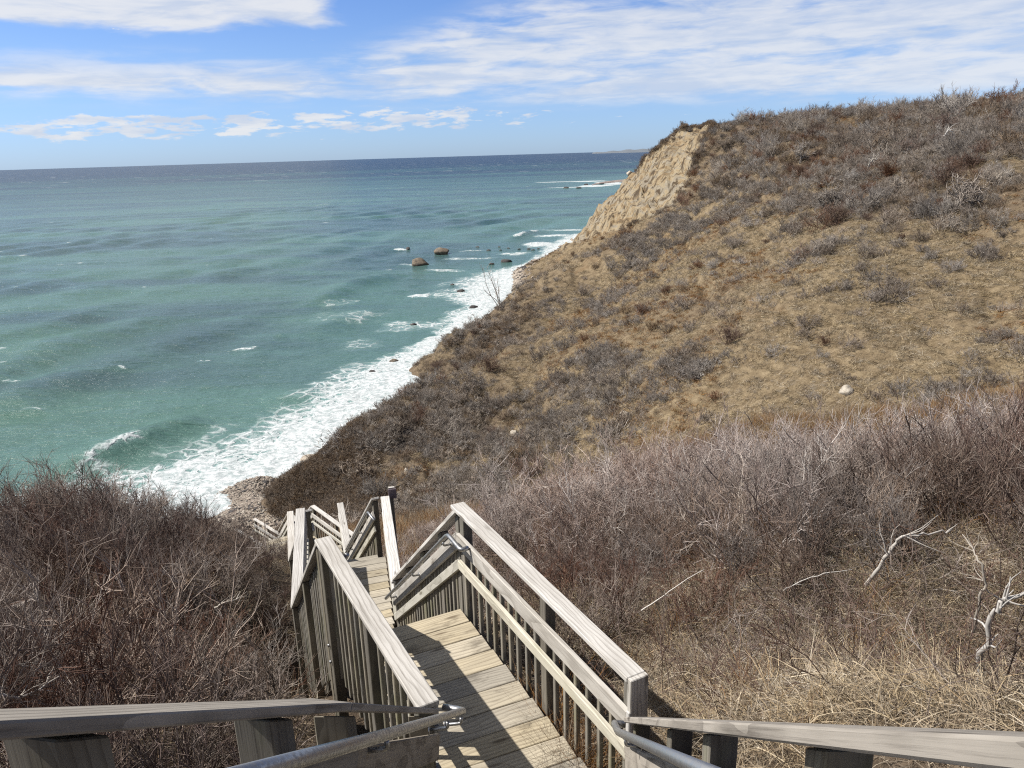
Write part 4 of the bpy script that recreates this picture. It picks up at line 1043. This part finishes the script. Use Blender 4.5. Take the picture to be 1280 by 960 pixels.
def tell_left(x, y, d):
    a = math.degrees(math.atan2(x, y)); sd = float(stair_d(np.array([x]), np.array([y]))[0])
    if sd < 2.1: return 'bare HUE shrub crowding the left side of the stairs'
    if d < 6.2: return 'bare HUE shrub just beyond the near left handrail'
    if d > 14.5: return 'bare HUE shrub on the far edge of the left thicket, against the surf'
    if a < -30: return 'bare HUE shrub in the left thicket, by the left frame edge'
    return 'bare HUE shrub in the middle of the left thicket'
def tell_right(x, y, d):
    a = math.degrees(math.atan2(x, y)); sd = float(stair_d(np.array([x]), np.array([y]))[0])
    if sd < 2.3: return 'bare HUE shrub close behind the right stair railing'
    if d < 8.4: return 'bare HUE shrub at the lower edge of the right thicket, above the straw'
    if d > 13.2: return 'bare HUE shrub on the top edge of the right thicket, against the hillside'
    if a > 27: return 'bare HUE shrub in the right thicket, by the right frame edge'
    return 'bare HUE shrub in the middle of the right thicket'
def pick_left(i, x, y, d):
    k = int(RNG.integers(0, len(left_m))); return left_m[k], ('grey brown' if k % 5 else 'red brown')
def pick_right(i, x, y, d):
    if d + RNG.normal(0, 1.0) < 10.8:
        k = int(RNG.integers(0, 5)); return right_near[k], ('grey brown' if k % 4 else 'red brown')
    return right_m[int(RNG.integers(0, 6))], 'mauve grey'
split(pick_left, lx_, ly_, lsc, ld_, tell_left, 150, 'far edge of the bare brown thicket left of the stairs', left_m)
split(pick_right, x, y, sc, d, tell_right, 150, 'far edge of the bare mauve grey thicket right of the stairs', right_m)
print('thicket', nl, nr2)

# --- dead grass near the stairs
straw = [tuft('straw', 300 + i, M_STRAW, 110, .32, .30, .0055, 1.9, (.35, -.2)) for i in range(4)] + [tuft('straw', 310 + i, M_RUST, 70, .25, .5, .005, .7, (.2, 0)) for i in range(2)]
x, y = sector(2600, -46, 47, 2.4, 20); sd = stair_d(x, y); ok = (sd > .82) | ((sd > .62) & (x > 0)); x, y = x[ok], y[ok]; n = len(x)
a = np.degrees(np.arctan2(x, y)); d = np.hypot(x, y)
rust = RNG.random(n) < (.12 + .5 * ((d > 8.6) & (a > 0)))
gn_scatter('dead_grass', np.stack([x, y, ground(x, y)], 1), np.stack([RNG.normal(0, .15, n), RNG.normal(0, .15, n), RNG.normal(-.6, 1.2, n)], 1), np.stack([RNG.uniform(.7, 1.3, n)] * 3, 1), np.where(rust, 4 + RNG.integers(0, 2, n), RNG.integers(0, 4, n)), straw, 'matted dead straw grass beside and under the stairs')
x, y = sector(2300, 2, 47, 3.6, 9.6); ok = stair_d(x, y) > .72; x, y = x[ok], y[ok]; n = len(x)
gn_scatter('straw_grass', np.stack([x, y, ground(x, y)], 1), np.stack([RNG.normal(0, .2, n), RNG.normal(0, .2, n), RNG.uniform(0, 6.28, n)], 1), np.stack([RNG.uniform(.6, 1.15, n)] * 3, 1), RNG.integers(0, 4, n), straw, 'thick dry straw on the bank right of the stairs')
# briars over the straw
briar = [shrub('briar', 340 + i, M_TW_RED if i % 2 else M_TW_LEFT, H=1.1, stems=9, spread=.75, base=.3, nb=4, nt=2, r0_=.006, twr=.0022, curl=.22, up=-.04) for i in range(4)]
x, y = sector(2200, 3, 47, 4.2, 10.5); k = poisson(x, y, .30); x, y = x[k], y[k]; ok = stair_d(x, y) > 1.25; x, y = x[ok], y[ok]; n = len(x)
gn_scatter('briars', np.stack([x, y, ground(x, y)], 1), np.stack([RNG.normal(0, .25, n), RNG.normal(0, .25, n), RNG.uniform(0, 6.28, n)], 1), np.stack([RNG.uniform(.55, 1.0, n)] * 3, 1), RNG.integers(0, 4, n), briar, 'low tangle of brown briar canes over the straw')

# --- hillside
def heath_zone(x, y): return heath_map(x, y)  # same map as the heath cover of the ground
hgrass_pale = tuft('hill_grass_tuft', 411, M_STRAW, 42, .45, .5, .02, 1.2, (.3, -.35), 3)
hgrass = [tuft('hill_grass_tuft', 400 + i, M_STRAW_FAR, 42, .45, .55, .020, 1.3, (.30, -.35), 3) for i in range(4)] + [tuft('hill_grass_tuft', 410, M_RUST, 42, .45, .5, .02, 1.1, (.3, -.3), 3), hgrass_pale]
X, Y = sector(46000, -17, 39, 44, 135); X2, Y2 = sector(15000, -10, 37, 135, 285)
x, y = np.concatenate([X, X2]), np.concatenate([Y, Y2]); s2 = np.concatenate([RNG.uniform(.6, 1.15, len(X)), RNG.uniform(1.3, 2.2, len(X2))])
z = ground(x, y); hz_ = heath_map(x, y); ok = (z > 0.9 + 1.4 * (y > 178)) & (RNG.random(len(x)) > hz_ * .55) & (cliff_mask(x, y) < .3)
x, y, z, s2 = x[ok], y[ok], z[ok], s2[ok]; n = len(x)
ru = (fbm(x / 12, y / 12, 3, 91) > .22) & (RNG.random(n) < .6)
gn_scatter('hill_grass', np.stack([x, y, z], 1), np.stack([RNG.normal(0, .2, n), RNG.normal(0, .2, n), RNG.normal(0, .7, n)], 1), np.stack([s2, s2, s2 * RNG.uniform(.7, 1.1, n)], 1), np.where(ru, 4, np.where((fbm(x / 17, y / 17, 3, 93) > .08) & (RNG.random(n) < .55), 5, RNG.integers(0, 4, n))), hgrass, 'tan dead grass covering the far hillside')
# low heath mounds
mound = [shrub('heath_mound', 420 + i, M_TW_HEATH, H=.62, stems=30, spread=.75, base=.6, nb=4, nt=3, r0_=.013, twr=.0075, bl=.5, tl=.32, curl=.18, pale=.04) for i in range(4)]
X, Y = sector(16000, -17, 39, 44, 140); X2, Y2 = sector(9000, -8, 37, 140, 285); x, y = np.concatenate([X, X2]), np.concatenate([Y, Y2])
z = ground(x, y); hz_ = heath_map(x, y); ok = (z > 0.8 + 1.4 * (y > 178)) & (RNG.random(len(x)) < np.clip(hz_ * .80 - .24, 0, 1)) & (cliff_mask(x, y) < .25); x, y, z = x[ok], y[ok], z[ok]; n = len(x)
s2 = RNG.uniform(.6, 1.25, n) * np.where(np.hypot(x, y) > 140, 1.5, 1.0)
gn_scatter('heath', np.stack([x, y, z], 1), np.stack([RNG.normal(0, .12, n), RNG.normal(0, .12, n), RNG.uniform(0, 6.28, n)], 1), np.stack([s2] * 3, 1), RNG.integers(0, 4, n), mound, 'dark brown low heath on the seaward half of the hillside')
print('grass/heath', n)
# grey bushes: the larger ones each a plant
bush = [shrub('bush', 440 + i, (M_TW_HILL, M_TW_HILL, M_TW_HILL, M_TW_HEATH, M_TW_RUSTY)[i], H=1.5, stems=24, spread=.85, base=.6, nb=7, nt=5, r0_=.024, twr=.008, bl=.5, tl=.28, curl=.17, pale=.12, lean=(.15, 0)) for i in range(5)]
X, Y = sector(5200, -12, 39, 48, 150); X2, Y2 = sector(6500, 4, 37, 90, 285); x, y = np.concatenate([X, X2]), np.concatenate([Y, Y2])
gz_ = ground_raw(x, y); cl_ = fbm(x / 9, y / 9, 3, 95); top = sstep(gz_, -13, -3); a = np.degrees(np.arctan2(x, y))
dens = np.clip(.035 + .74 * top + .35 * np.clip(cl_, 0, 1) + .14 * sstep(a, 2, -5), 0, 1) * (1 - .8 * sstep(fbm(x / 16, y / 16, 2, 97), .15, .45))
ok = (gz_ + ZE > 3.5) & (RNG.random(len(x)) < dens) & (cliff_mask(x, y) < .2); x, y = x[ok], y[ok]; k = poisson(x, y, 1.55); x, y = x[k], y[k]
sc = RNG.uniform(.5, 1.2, len(x)) * (0.72 + .50 * sstep(ground_raw(x, y), -12, -1)); sc = sc * RNG.choice([.6, .85, 1.0, 1.35, 1.8], len(x), p=[.25, .3, .25, .14, .06]); d = np.hypot(x, y); o = np.argsort(d / sc)
nn, ff = o[:260], o[260:]
for o_ in plants('bush', bush, x[nn], y[nn], sc[nn], None, 'bush', None, .1, .05):
    p = o_.location; a_ = math.degrees(math.atan2(p.x, p.y)); d_ = math.hypot(p.x, p.y); el_ = (p.z - ZE) / d_
    size = 'wide' if o_.scale.x > .85 else 'small'
    where = 'on the seaward heath of the far hillside' if a_ < 3 else ('low on the far hillside' if el_ < -.24 else ('halfway up the far hillside' if el_ < -.12 else ('high on the far hillside' if el_ < -.03 else 'along the far hill crest')))
    side = '' if a_ < 3 else (', nearer the cliff' if a_ < 15 else (', by the right frame edge' if a_ > 27 else ''))
    hue = {'brown_heath': 'dark brown', 'rusty_scrub_bark': 'rust brown'}.get(o_.data.materials[0].name, 'grey')
    lab = '%s bare %s bush %s%s' % (size, hue, where, side); tag(o_, lab, 'bush', lab.replace('bush', 'bushes', 1))
n = len(ff); gn_scatter('scrub', np.stack([x[ff], y[ff], ground(x[ff], y[ff])], 1), np.stack([RNG.normal(0, .1, n), RNG.normal(0, .1, n), RNG.uniform(0, 6.28, n)], 1), np.stack([sc[ff]] * 3, 1), RNG.integers(0, 5, n), bush, 'bare grey scrub along the top of the bluff')
print('bush', len(x))
#VEG_END

# grey low scrub in drifts across the grass
low = [shrub('low_scrub', 460 + i, M_TW_HILL, H=.72, stems=28, spread=.95, base=.7, nb=5, nt=4, r0_=.013, twr=.007, bl=.5, tl=.32, curl=.2, pale=.10, lean=(.3, -.1)) for i in range(4)]
X, Y = sector(21000, -15, 39, 45, 150); a = np.degrees(np.arctan2(X, Y)); f_ = .75 * fbm(X / 26, Y / 26, 3, 131) + .55 * fbm(X / 8, Y / 8, 3, 132); f2_ = fbm(X / 5, Y / 5, 2, 133)
dens = np.clip(sstep(f_ + .4 * f2_, -.05, .35) * .55 + .03, 0, 1); gz_ = ground_raw(X, Y) + ZE
dens = dens * (1 - .85 * sstep(a, -3, 4) * sstep(np.hypot(X, Y), 66, 52))
ok = (gz_ > 1.0 + 1.6 * (Y > 178)) & (RNG.random(len(X)) < dens) & (cliff_mask(X, Y) < .2); x, y = X[ok], Y[ok]; n = len(x); s2 = RNG.gamma(5, .17, n) + .15
gn_scatter('low_scrub', np.stack([x, y, ground(x, y)], 1), np.stack([RNG.normal(0, .15, n), RNG.normal(0, .15, n), RNG.normal(0, .8, n)], 1), np.stack([s2] * 3, 1), RNG.integers(0, 4, n), low, 'low grey scrub in drifts over the grassy hillside')

# small wind-bent trees on the crest and slope: trunk and crown
def small_tree(seed, H=2.6, lean=(.25, 0)):
    r = np.random.default_rng(seed); T, Cn = Twigs(), Twigs()
    for i in range(r.integers(2, 4)):
        d = rdir(r, 1.0, .35); d[:2] += np.array(lean); d /= np.linalg.norm(d)
        pts, _ = wander(r, np.array([r.normal(0, .1), r.normal(0, .1), -.15]), d, H * .62, 6, .2, .03); T.tube(pts, np.linspace(.075, .03, 6), r.uniform(.3, .8), 6)
        for j in range(12):
            k = r.integers(2, 6); q_ = pts[min(k, 5)]; d2 = rdir(r, .55, .62); d2[:2] += np.array(lean) * .8; d2 /= np.linalg.norm(d2)
            p2, _ = wander(r, q_, d2, H * r.uniform(.28, .5), 5, .22, .02); Cn.tube(p2, np.linspace(.034, .016, 5), r.uniform(.2, .8))
            for m_ in range(13):
                k3 = r.integers(1, 5); d3 = rdir(r, .35, .6); d3[:2] += np.array(lean); d3 /= np.linalg.norm(d3)
                p3, _ = wander(r, p2[k3], d3, H * r.uniform(.10, .26), 3, .2, .02); Cn.tube(p3, np.linspace(.018, .010, 3), r.uniform(.2, .9))
    return T.mesh('trunk', M_TW_HILL), Cn.mesh('crown', M_TW_HILL)
def crest(px):
    d = pix(px, 130); a_ = math.atan2(d.x, d.y); ds = np.arange(60, 290, .5); g = ground(ds * math.sin(a_), ds * math.cos(a_)); k = int(np.argmax((g - ZE) / ds))
    k = max(k - 4, 0); return float(ds[k] * math.sin(a_)), float(ds[k] * math.cos(a_)), float(g[k])
trees = [small_tree(500 + i) for i in range(4)]
M_TW_DARK = M_TW_HEATH
trees_dark = [(a_.copy(), b_.copy()) for a_, b_ in trees[:2]]
for a_, b_ in trees_dark: a_.materials[0] = M_TW_DARK; b_.materials[0] = M_TW_DARK
def put_tree(x, y, z, s, pair, rz, label, group=None):
    t = node('small_tree', (x, y, z)); tag(t, label, 'tree', group); t.scale = (s, s, s); t.rotation_euler.z = rz
    for nm, m_ in zip(('trunk', 'crown'), pair):
        o = bpy.data.objects.new(nm, m_); COL.objects.link(o); o.parent = t
    return t
for i, (px, py, s, dark, lab) in enumerate([(1124, 150, 1.15, 0, 'pale grey windswept tree standing up highest on the crest'), (1147, 152, .95, 0, 'second pale windswept tree on the crest, just right of the highest one'), (1098, 195, 1.25, 1, 'large dark rounded leafless tree on the upper slope, below the crest trees'),
                                            (1051, 150, .9, 0, 'low leaning tree on the crest left of the highest tree'), (1272, 145, 1.15, 1, 'dark tree on the crest at the right end of the skyline'), (1225, 150, .9, 0, 'grey windswept tree on the skyline left of the dark end tree'),
                                            (960, 165, .9, 1, 'dark low tree on the skyline above the cliff shoulder'), (1000, 205, 1.0, 0, 'grey spreading tree on the upper slope left of the large dark one'), (1030, 265, 1.0, 0, 'pale grey spreading tree in the middle of the upper slope'),
                                            (1190, 260, 1.1, 0, 'grey wide tree beside the pale grass patch on the upper right slope'), (905, 190, 1.0, 1, 'dark scrubby tree at the shoulder of the cliff')]):
    x, y, z = crest(px) if py <= 165 else hit(pix(px, py)); put_tree(x, y, z - .1, s * (1.3 if py <= 165 else 1.5), (trees_dark if dark else trees)[i % (2 if dark else 4)], random.uniform(-.6, .6), lab)

# dead pale branches
def dead_branch(pts, r0_, label, kids=10, mat=M_BRANCH, name='dead_branch', cat='branch', group=None):
    """pts: (px, py, distance) guides turned into points in space"""
    P = []
    for px, py, hd in pts:
        d = pix(px, py); k = hd / math.hypot(d.x, d.y); P.append(np.array([d.x * k, d.y * k, d.z * k + ZE]))
    def smooth_(P):
        P = np.array(P); out = []
        for i in range(len(P) - 1):
            p0, p1, p2, p3 = P[max(i - 1, 0)], P[i], P[i + 1], P[min(i + 2, len(P) - 1)]
            for t in np.linspace(0, 1, 5)[:-1]:
                out.append(.5 * ((2 * p1) + (-p0 + p2) * t + (2 * p0 - 5 * p1 + 4 * p2 - p3) * t * t + (-p0 + 3 * p1 - 3 * p2 + p3) * t ** 3))
        return np.array(out + [P[-1]])
    T = Twigs(); C_ = smooth_(P); n = len(C_); org = C_[0].copy(); C_ = C_ - org
    rr_ = np.random.default_rng(int(pts[0][0])); C_[1:-1] += rr_.normal(0, r0_ * .5, (n - 2, 3))
    T.tube(C_, np.linspace(r0_, r0_ * .35, n) * rr_.uniform(.85, 1.15, n), .7, 8)
    for j in range(kids):
        k = rr_.integers(n // 4, n - 1); d = (C_[k + 1] - C_[k]) if k + 1 < n else C_[k] - C_[k - 1]; d = d / np.linalg.norm(d) + rr_.normal(0, .45, 3); d /= np.linalg.norm(d)
        p2, _ = wander(rr_, C_[k], d, rr_.uniform(.10, .38) * (r0_ / .02), 5, .22, .02); T.tube(p2, np.linspace(r0_ * .4, r0_ * .12, 5), rr_.uniform(.4, .9), 4)
    me = T.mesh(name, mat); me.polygons.foreach_set('use_smooth', [True] * len(me.polygons))
    o = mesh_obj(name, me); o.location = org
    return tag(o, label, cat, group)
dead_branch([(1083, 731, 7.6), (1105, 700, 7.5), (1120, 678, 7.5), (1136, 669, 7.5), (1160, 669, 7.6), (1190, 661, 7.8)], .022, 'pale arched dead branch rising from the straw in front of the thicket')
dead_branch([(1226, 860, 5.6), (1229, 815, 5.5), (1236, 780, 5.45), (1250, 755, 5.4), (1275, 743, 5.4), (1310, 740, 5.4)], .024, 'thick white curved branch arching up at the right edge over the straw')
dead_branch([(1216, 790, 6.6), (1226, 745, 6.5), (1232, 725, 6.5), (1222, 700, 6.5), (1215, 685, 6.6), (1203, 668, 6.7)], .013, 'thin white crooked branch standing left of the thick curved one')
dead_branch([(980, 738, 7.3), (1000, 727, 7.2), (1030, 717, 7.2), (1065, 712, 7.3)], .007, 'slender pale stick lying low over the straw left of the arched branch', 3)
dead_branch([(802, 763, 6.8), (830, 744, 6.7), (858, 724, 6.7), (880, 712, 6.8)], .007, 'straight pale stick leaning in the brown thicket beside the railing', 2)
dead_branch([(1180, 565, 11.0), (1200, 585, 10.8), (1202, 600, 10.7), (1190, 622, 10.6)], .013, 'pale bent stem standing out of the mauve thicket near its top edge')
dead_branch([(0, 868, 5.0), (20, 872, 5.0), (40, 866, 5.1), (75, 845, 5.2)], .011, 'pale bent stick in the thicket just above the left handrail')
dead_branch([(12, 823, 6.0), (24, 832, 6.0), (40, 835, 6.1)], .011, 'short pale stick poking from the thicket at the left edge')
dead_branch([(268, 760, 8.0), (285, 752, 8.0), (300, 748, 8.1)], .012, 'pale grey dead stick amid the thicket left of the stairs')
dead_branch([(1085, 208, 96), (1088, 203, 96), (1096, 198, 96.5)], .10, 'pale fallen limb below the large dark tree on the upper slope', group=None)
dead_branch([(1180, 170, 112), (1186, 163, 112), (1193, 168, 112.5)], .09, 'bleached dead limbs on the upper slope near the crest')
# the lone thin sapling that stands out against the surf
def sapling():
    x, y, z = hit(pix(629, 384)); T = Twigs(); r = np.random.default_rng(9)
    for i in range(7):
        d = np.array([r.normal(-.25, .30), r.normal(0, .2), 1.0]); d /= np.linalg.norm(d)
        p, _ = wander(r, np.array([r.normal(0, .5), r.normal(0, .3), -.2]), d, r.uniform(4.5, 8.5), 7, .09, .02); T.tube(p, np.linspace(.075, .03, 7), .5)
        for j in range(7):
            k = r.integers(3, 7); d2 = d + r.normal(0, .4, 3); d2 /= np.linalg.norm(d2); p2, _ = wander(r, p[k], d2, r.uniform(.8, 2.0), 4, .15, .03); T.tube(p2, np.linspace(.035, .015, 4), .55)
    o = mesh_obj('sapling', T.mesh('sapling', M_TW_HILL)); o.location = (x, y, z); tag(o, 'thin leafless sapling at the bank edge standing out against the white surf', 'sapling')
sapling()
# dead weeds grown through the right railing by the deck
weed = [tuft('weed', 520 + i, M_RUST if i else M_STRAW, 120, .16, .55, .004, .6, (-.35, .1), 5) for i in range(3)]
Pw = []
for i in range(26):
    t = RNG.uniform(-.12, .42); p = A_r.lerp(B_r, t) + o1 * RNG.uniform(-.10, .22); Pw.append((p.x, p.y, p.z - .28 + .1 * RNG.random()))
n = len(Pw); gn_scatter('dead_weeds', Pw, np.stack([RNG.normal(0, .2, n), RNG.normal(0, .2, n), RNG.uniform(0, 6.28, n)], 1), np.stack([RNG.uniform(.7, 1.2, n)] * 3, 1), RNG.integers(0, 3, n), weed, 'dry weeds growing up through the right railing onto the deck')

# shingle on the two small beaches, heath on the bank behind and along the cliff edge
peb = [rock_mesh(140 + i, .55, 1, .6) for i in range(5)]
for i, m_ in enumerate(peb): m_.materials.append(M_ROCK_PINK if i < 3 else (M_ROCK_PALE if i == 3 else M_ROCK_DARK))
X, Y = sector(26000, -25, -14.5, 60, 84); X2, Y2 = sector(9000, -2, 6, 186, 300); x, y = np.concatenate([X, X2]), np.concatenate([Y, Y2]); z = ground(x, y)
ok = (z > -.15) & (z < 1.9); x, y, z = x[ok], y[ok], z[ok]; n = len(x); s2 = RNG.gamma(1.8, .035, n) * np.where(y > 150, 3.0, 1.0) + .03
gn_scatter('pebbles', np.stack([x, y, z], 1), np.stack([RNG.normal(0, .3, n), RNG.normal(0, .3, n), RNG.uniform(0, 6.28, n)], 1), np.stack([s2 * RNG.uniform(.9, 1.6, n), s2, s2 * .8], 1), RNG.integers(0, 5, n), peb, 'shingle of the small pebble beaches')
X, Y = sector(5000, -19.5, -12, 52, 84); z = ground(X, Y); ok1 = (z > 1.9) & (z < 8)
X2, Y2 = sector(16000, 4, 17, 170, 300); cm_ = cliff_mask(X2, Y2); ok2 = (np.degrees(np.arctan2(X2, Y2)) > 8.5) & (cm_ > .02) & (cm_ < .97) & (fbm(X2 / 4, Y2 / 4, 2, 151) > -.25)
aa = np.radians(RNG.uniform(9.5, 16.5, 900)); X3, Y3 = [], []
for a_ in aa[:340]:
    ds = np.arange(190, 300, .7); g = ground(ds * math.sin(a_), ds * math.cos(a_)); d_ = ds[int(np.argmax((g - ZE) / ds))] + RNG.normal(1, 1.5); X3.append(d_ * math.sin(a_)); Y3.append(d_ * math.cos(a_))
x = np.concatenate([X[ok1], X2[ok2], X3]); y = np.concatenate([Y[ok1], Y2[ok2], Y3]); n = len(x); s2 = np.where(y > 150, RNG.uniform(.9, 2.0, n), RNG.uniform(.6, 1.2, n))
gn_scatter('bank_heath', np.stack([x, y, ground(x, y) - .05], 1), np.stack([RNG.normal(0, .15, n), RNG.normal(0, .15, n), RNG.uniform(0, 6.28, n)], 1), np.stack([s2] * 3, 1), RNG.integers(0, 4, n), mound, 'dark heath along the cliff edge and on the bank above the beach')

# the hollow between the near thickets and the hill: tall rusty grass and brush
tall = [tuft('tall_grass', 600 + i, M_RUST if i < 3 else M_STRAW_FAR, 80, .5, 1.05, .011, .45, (.22, -.1), 4) for i in range(5)]
X, Y = sector(11000, -16, 42, 17.5, 49); ok = stair_d(X, Y) > 1.3; x, y = X[ok], Y[ok]; n = len(x); s2 = RNG.uniform(.6, 1.1, n)
gn_scatter('tall_grass', np.stack([x, y, ground(x, y)], 1), np.stack([RNG.normal(0, .1, n), RNG.normal(0, .1, n), RNG.uniform(0, 6.28, n)], 1), np.stack([s2] * 3, 1), RNG.integers(0, 5, n), tall, 'tall rust brown dead grass in the hollow behind the stairs and thickets')
X, Y = sector(1500, -11, 42, 17.5, 46); f_ = fbm(X / 6, Y / 6, 2, 161); ok = (stair_d(X, Y) > 2) & (f_ > .12) & (np.hypot(X, Y) < 36); x, y = X[ok], Y[ok]; n = len(x); s2 = RNG.uniform(.5, .9, n)
gn_scatter('hollow_brush', np.stack([x, y, ground(x, y)], 1), np.stack([RNG.normal(0, .1, n), RNG.normal(0, .1, n), RNG.uniform(0, 6.28, n)], 1), np.stack([s2] * 3, 1), RNG.integers(0, 6, n), right_m, 'bare grey brush in the hollow behind the right thicket')
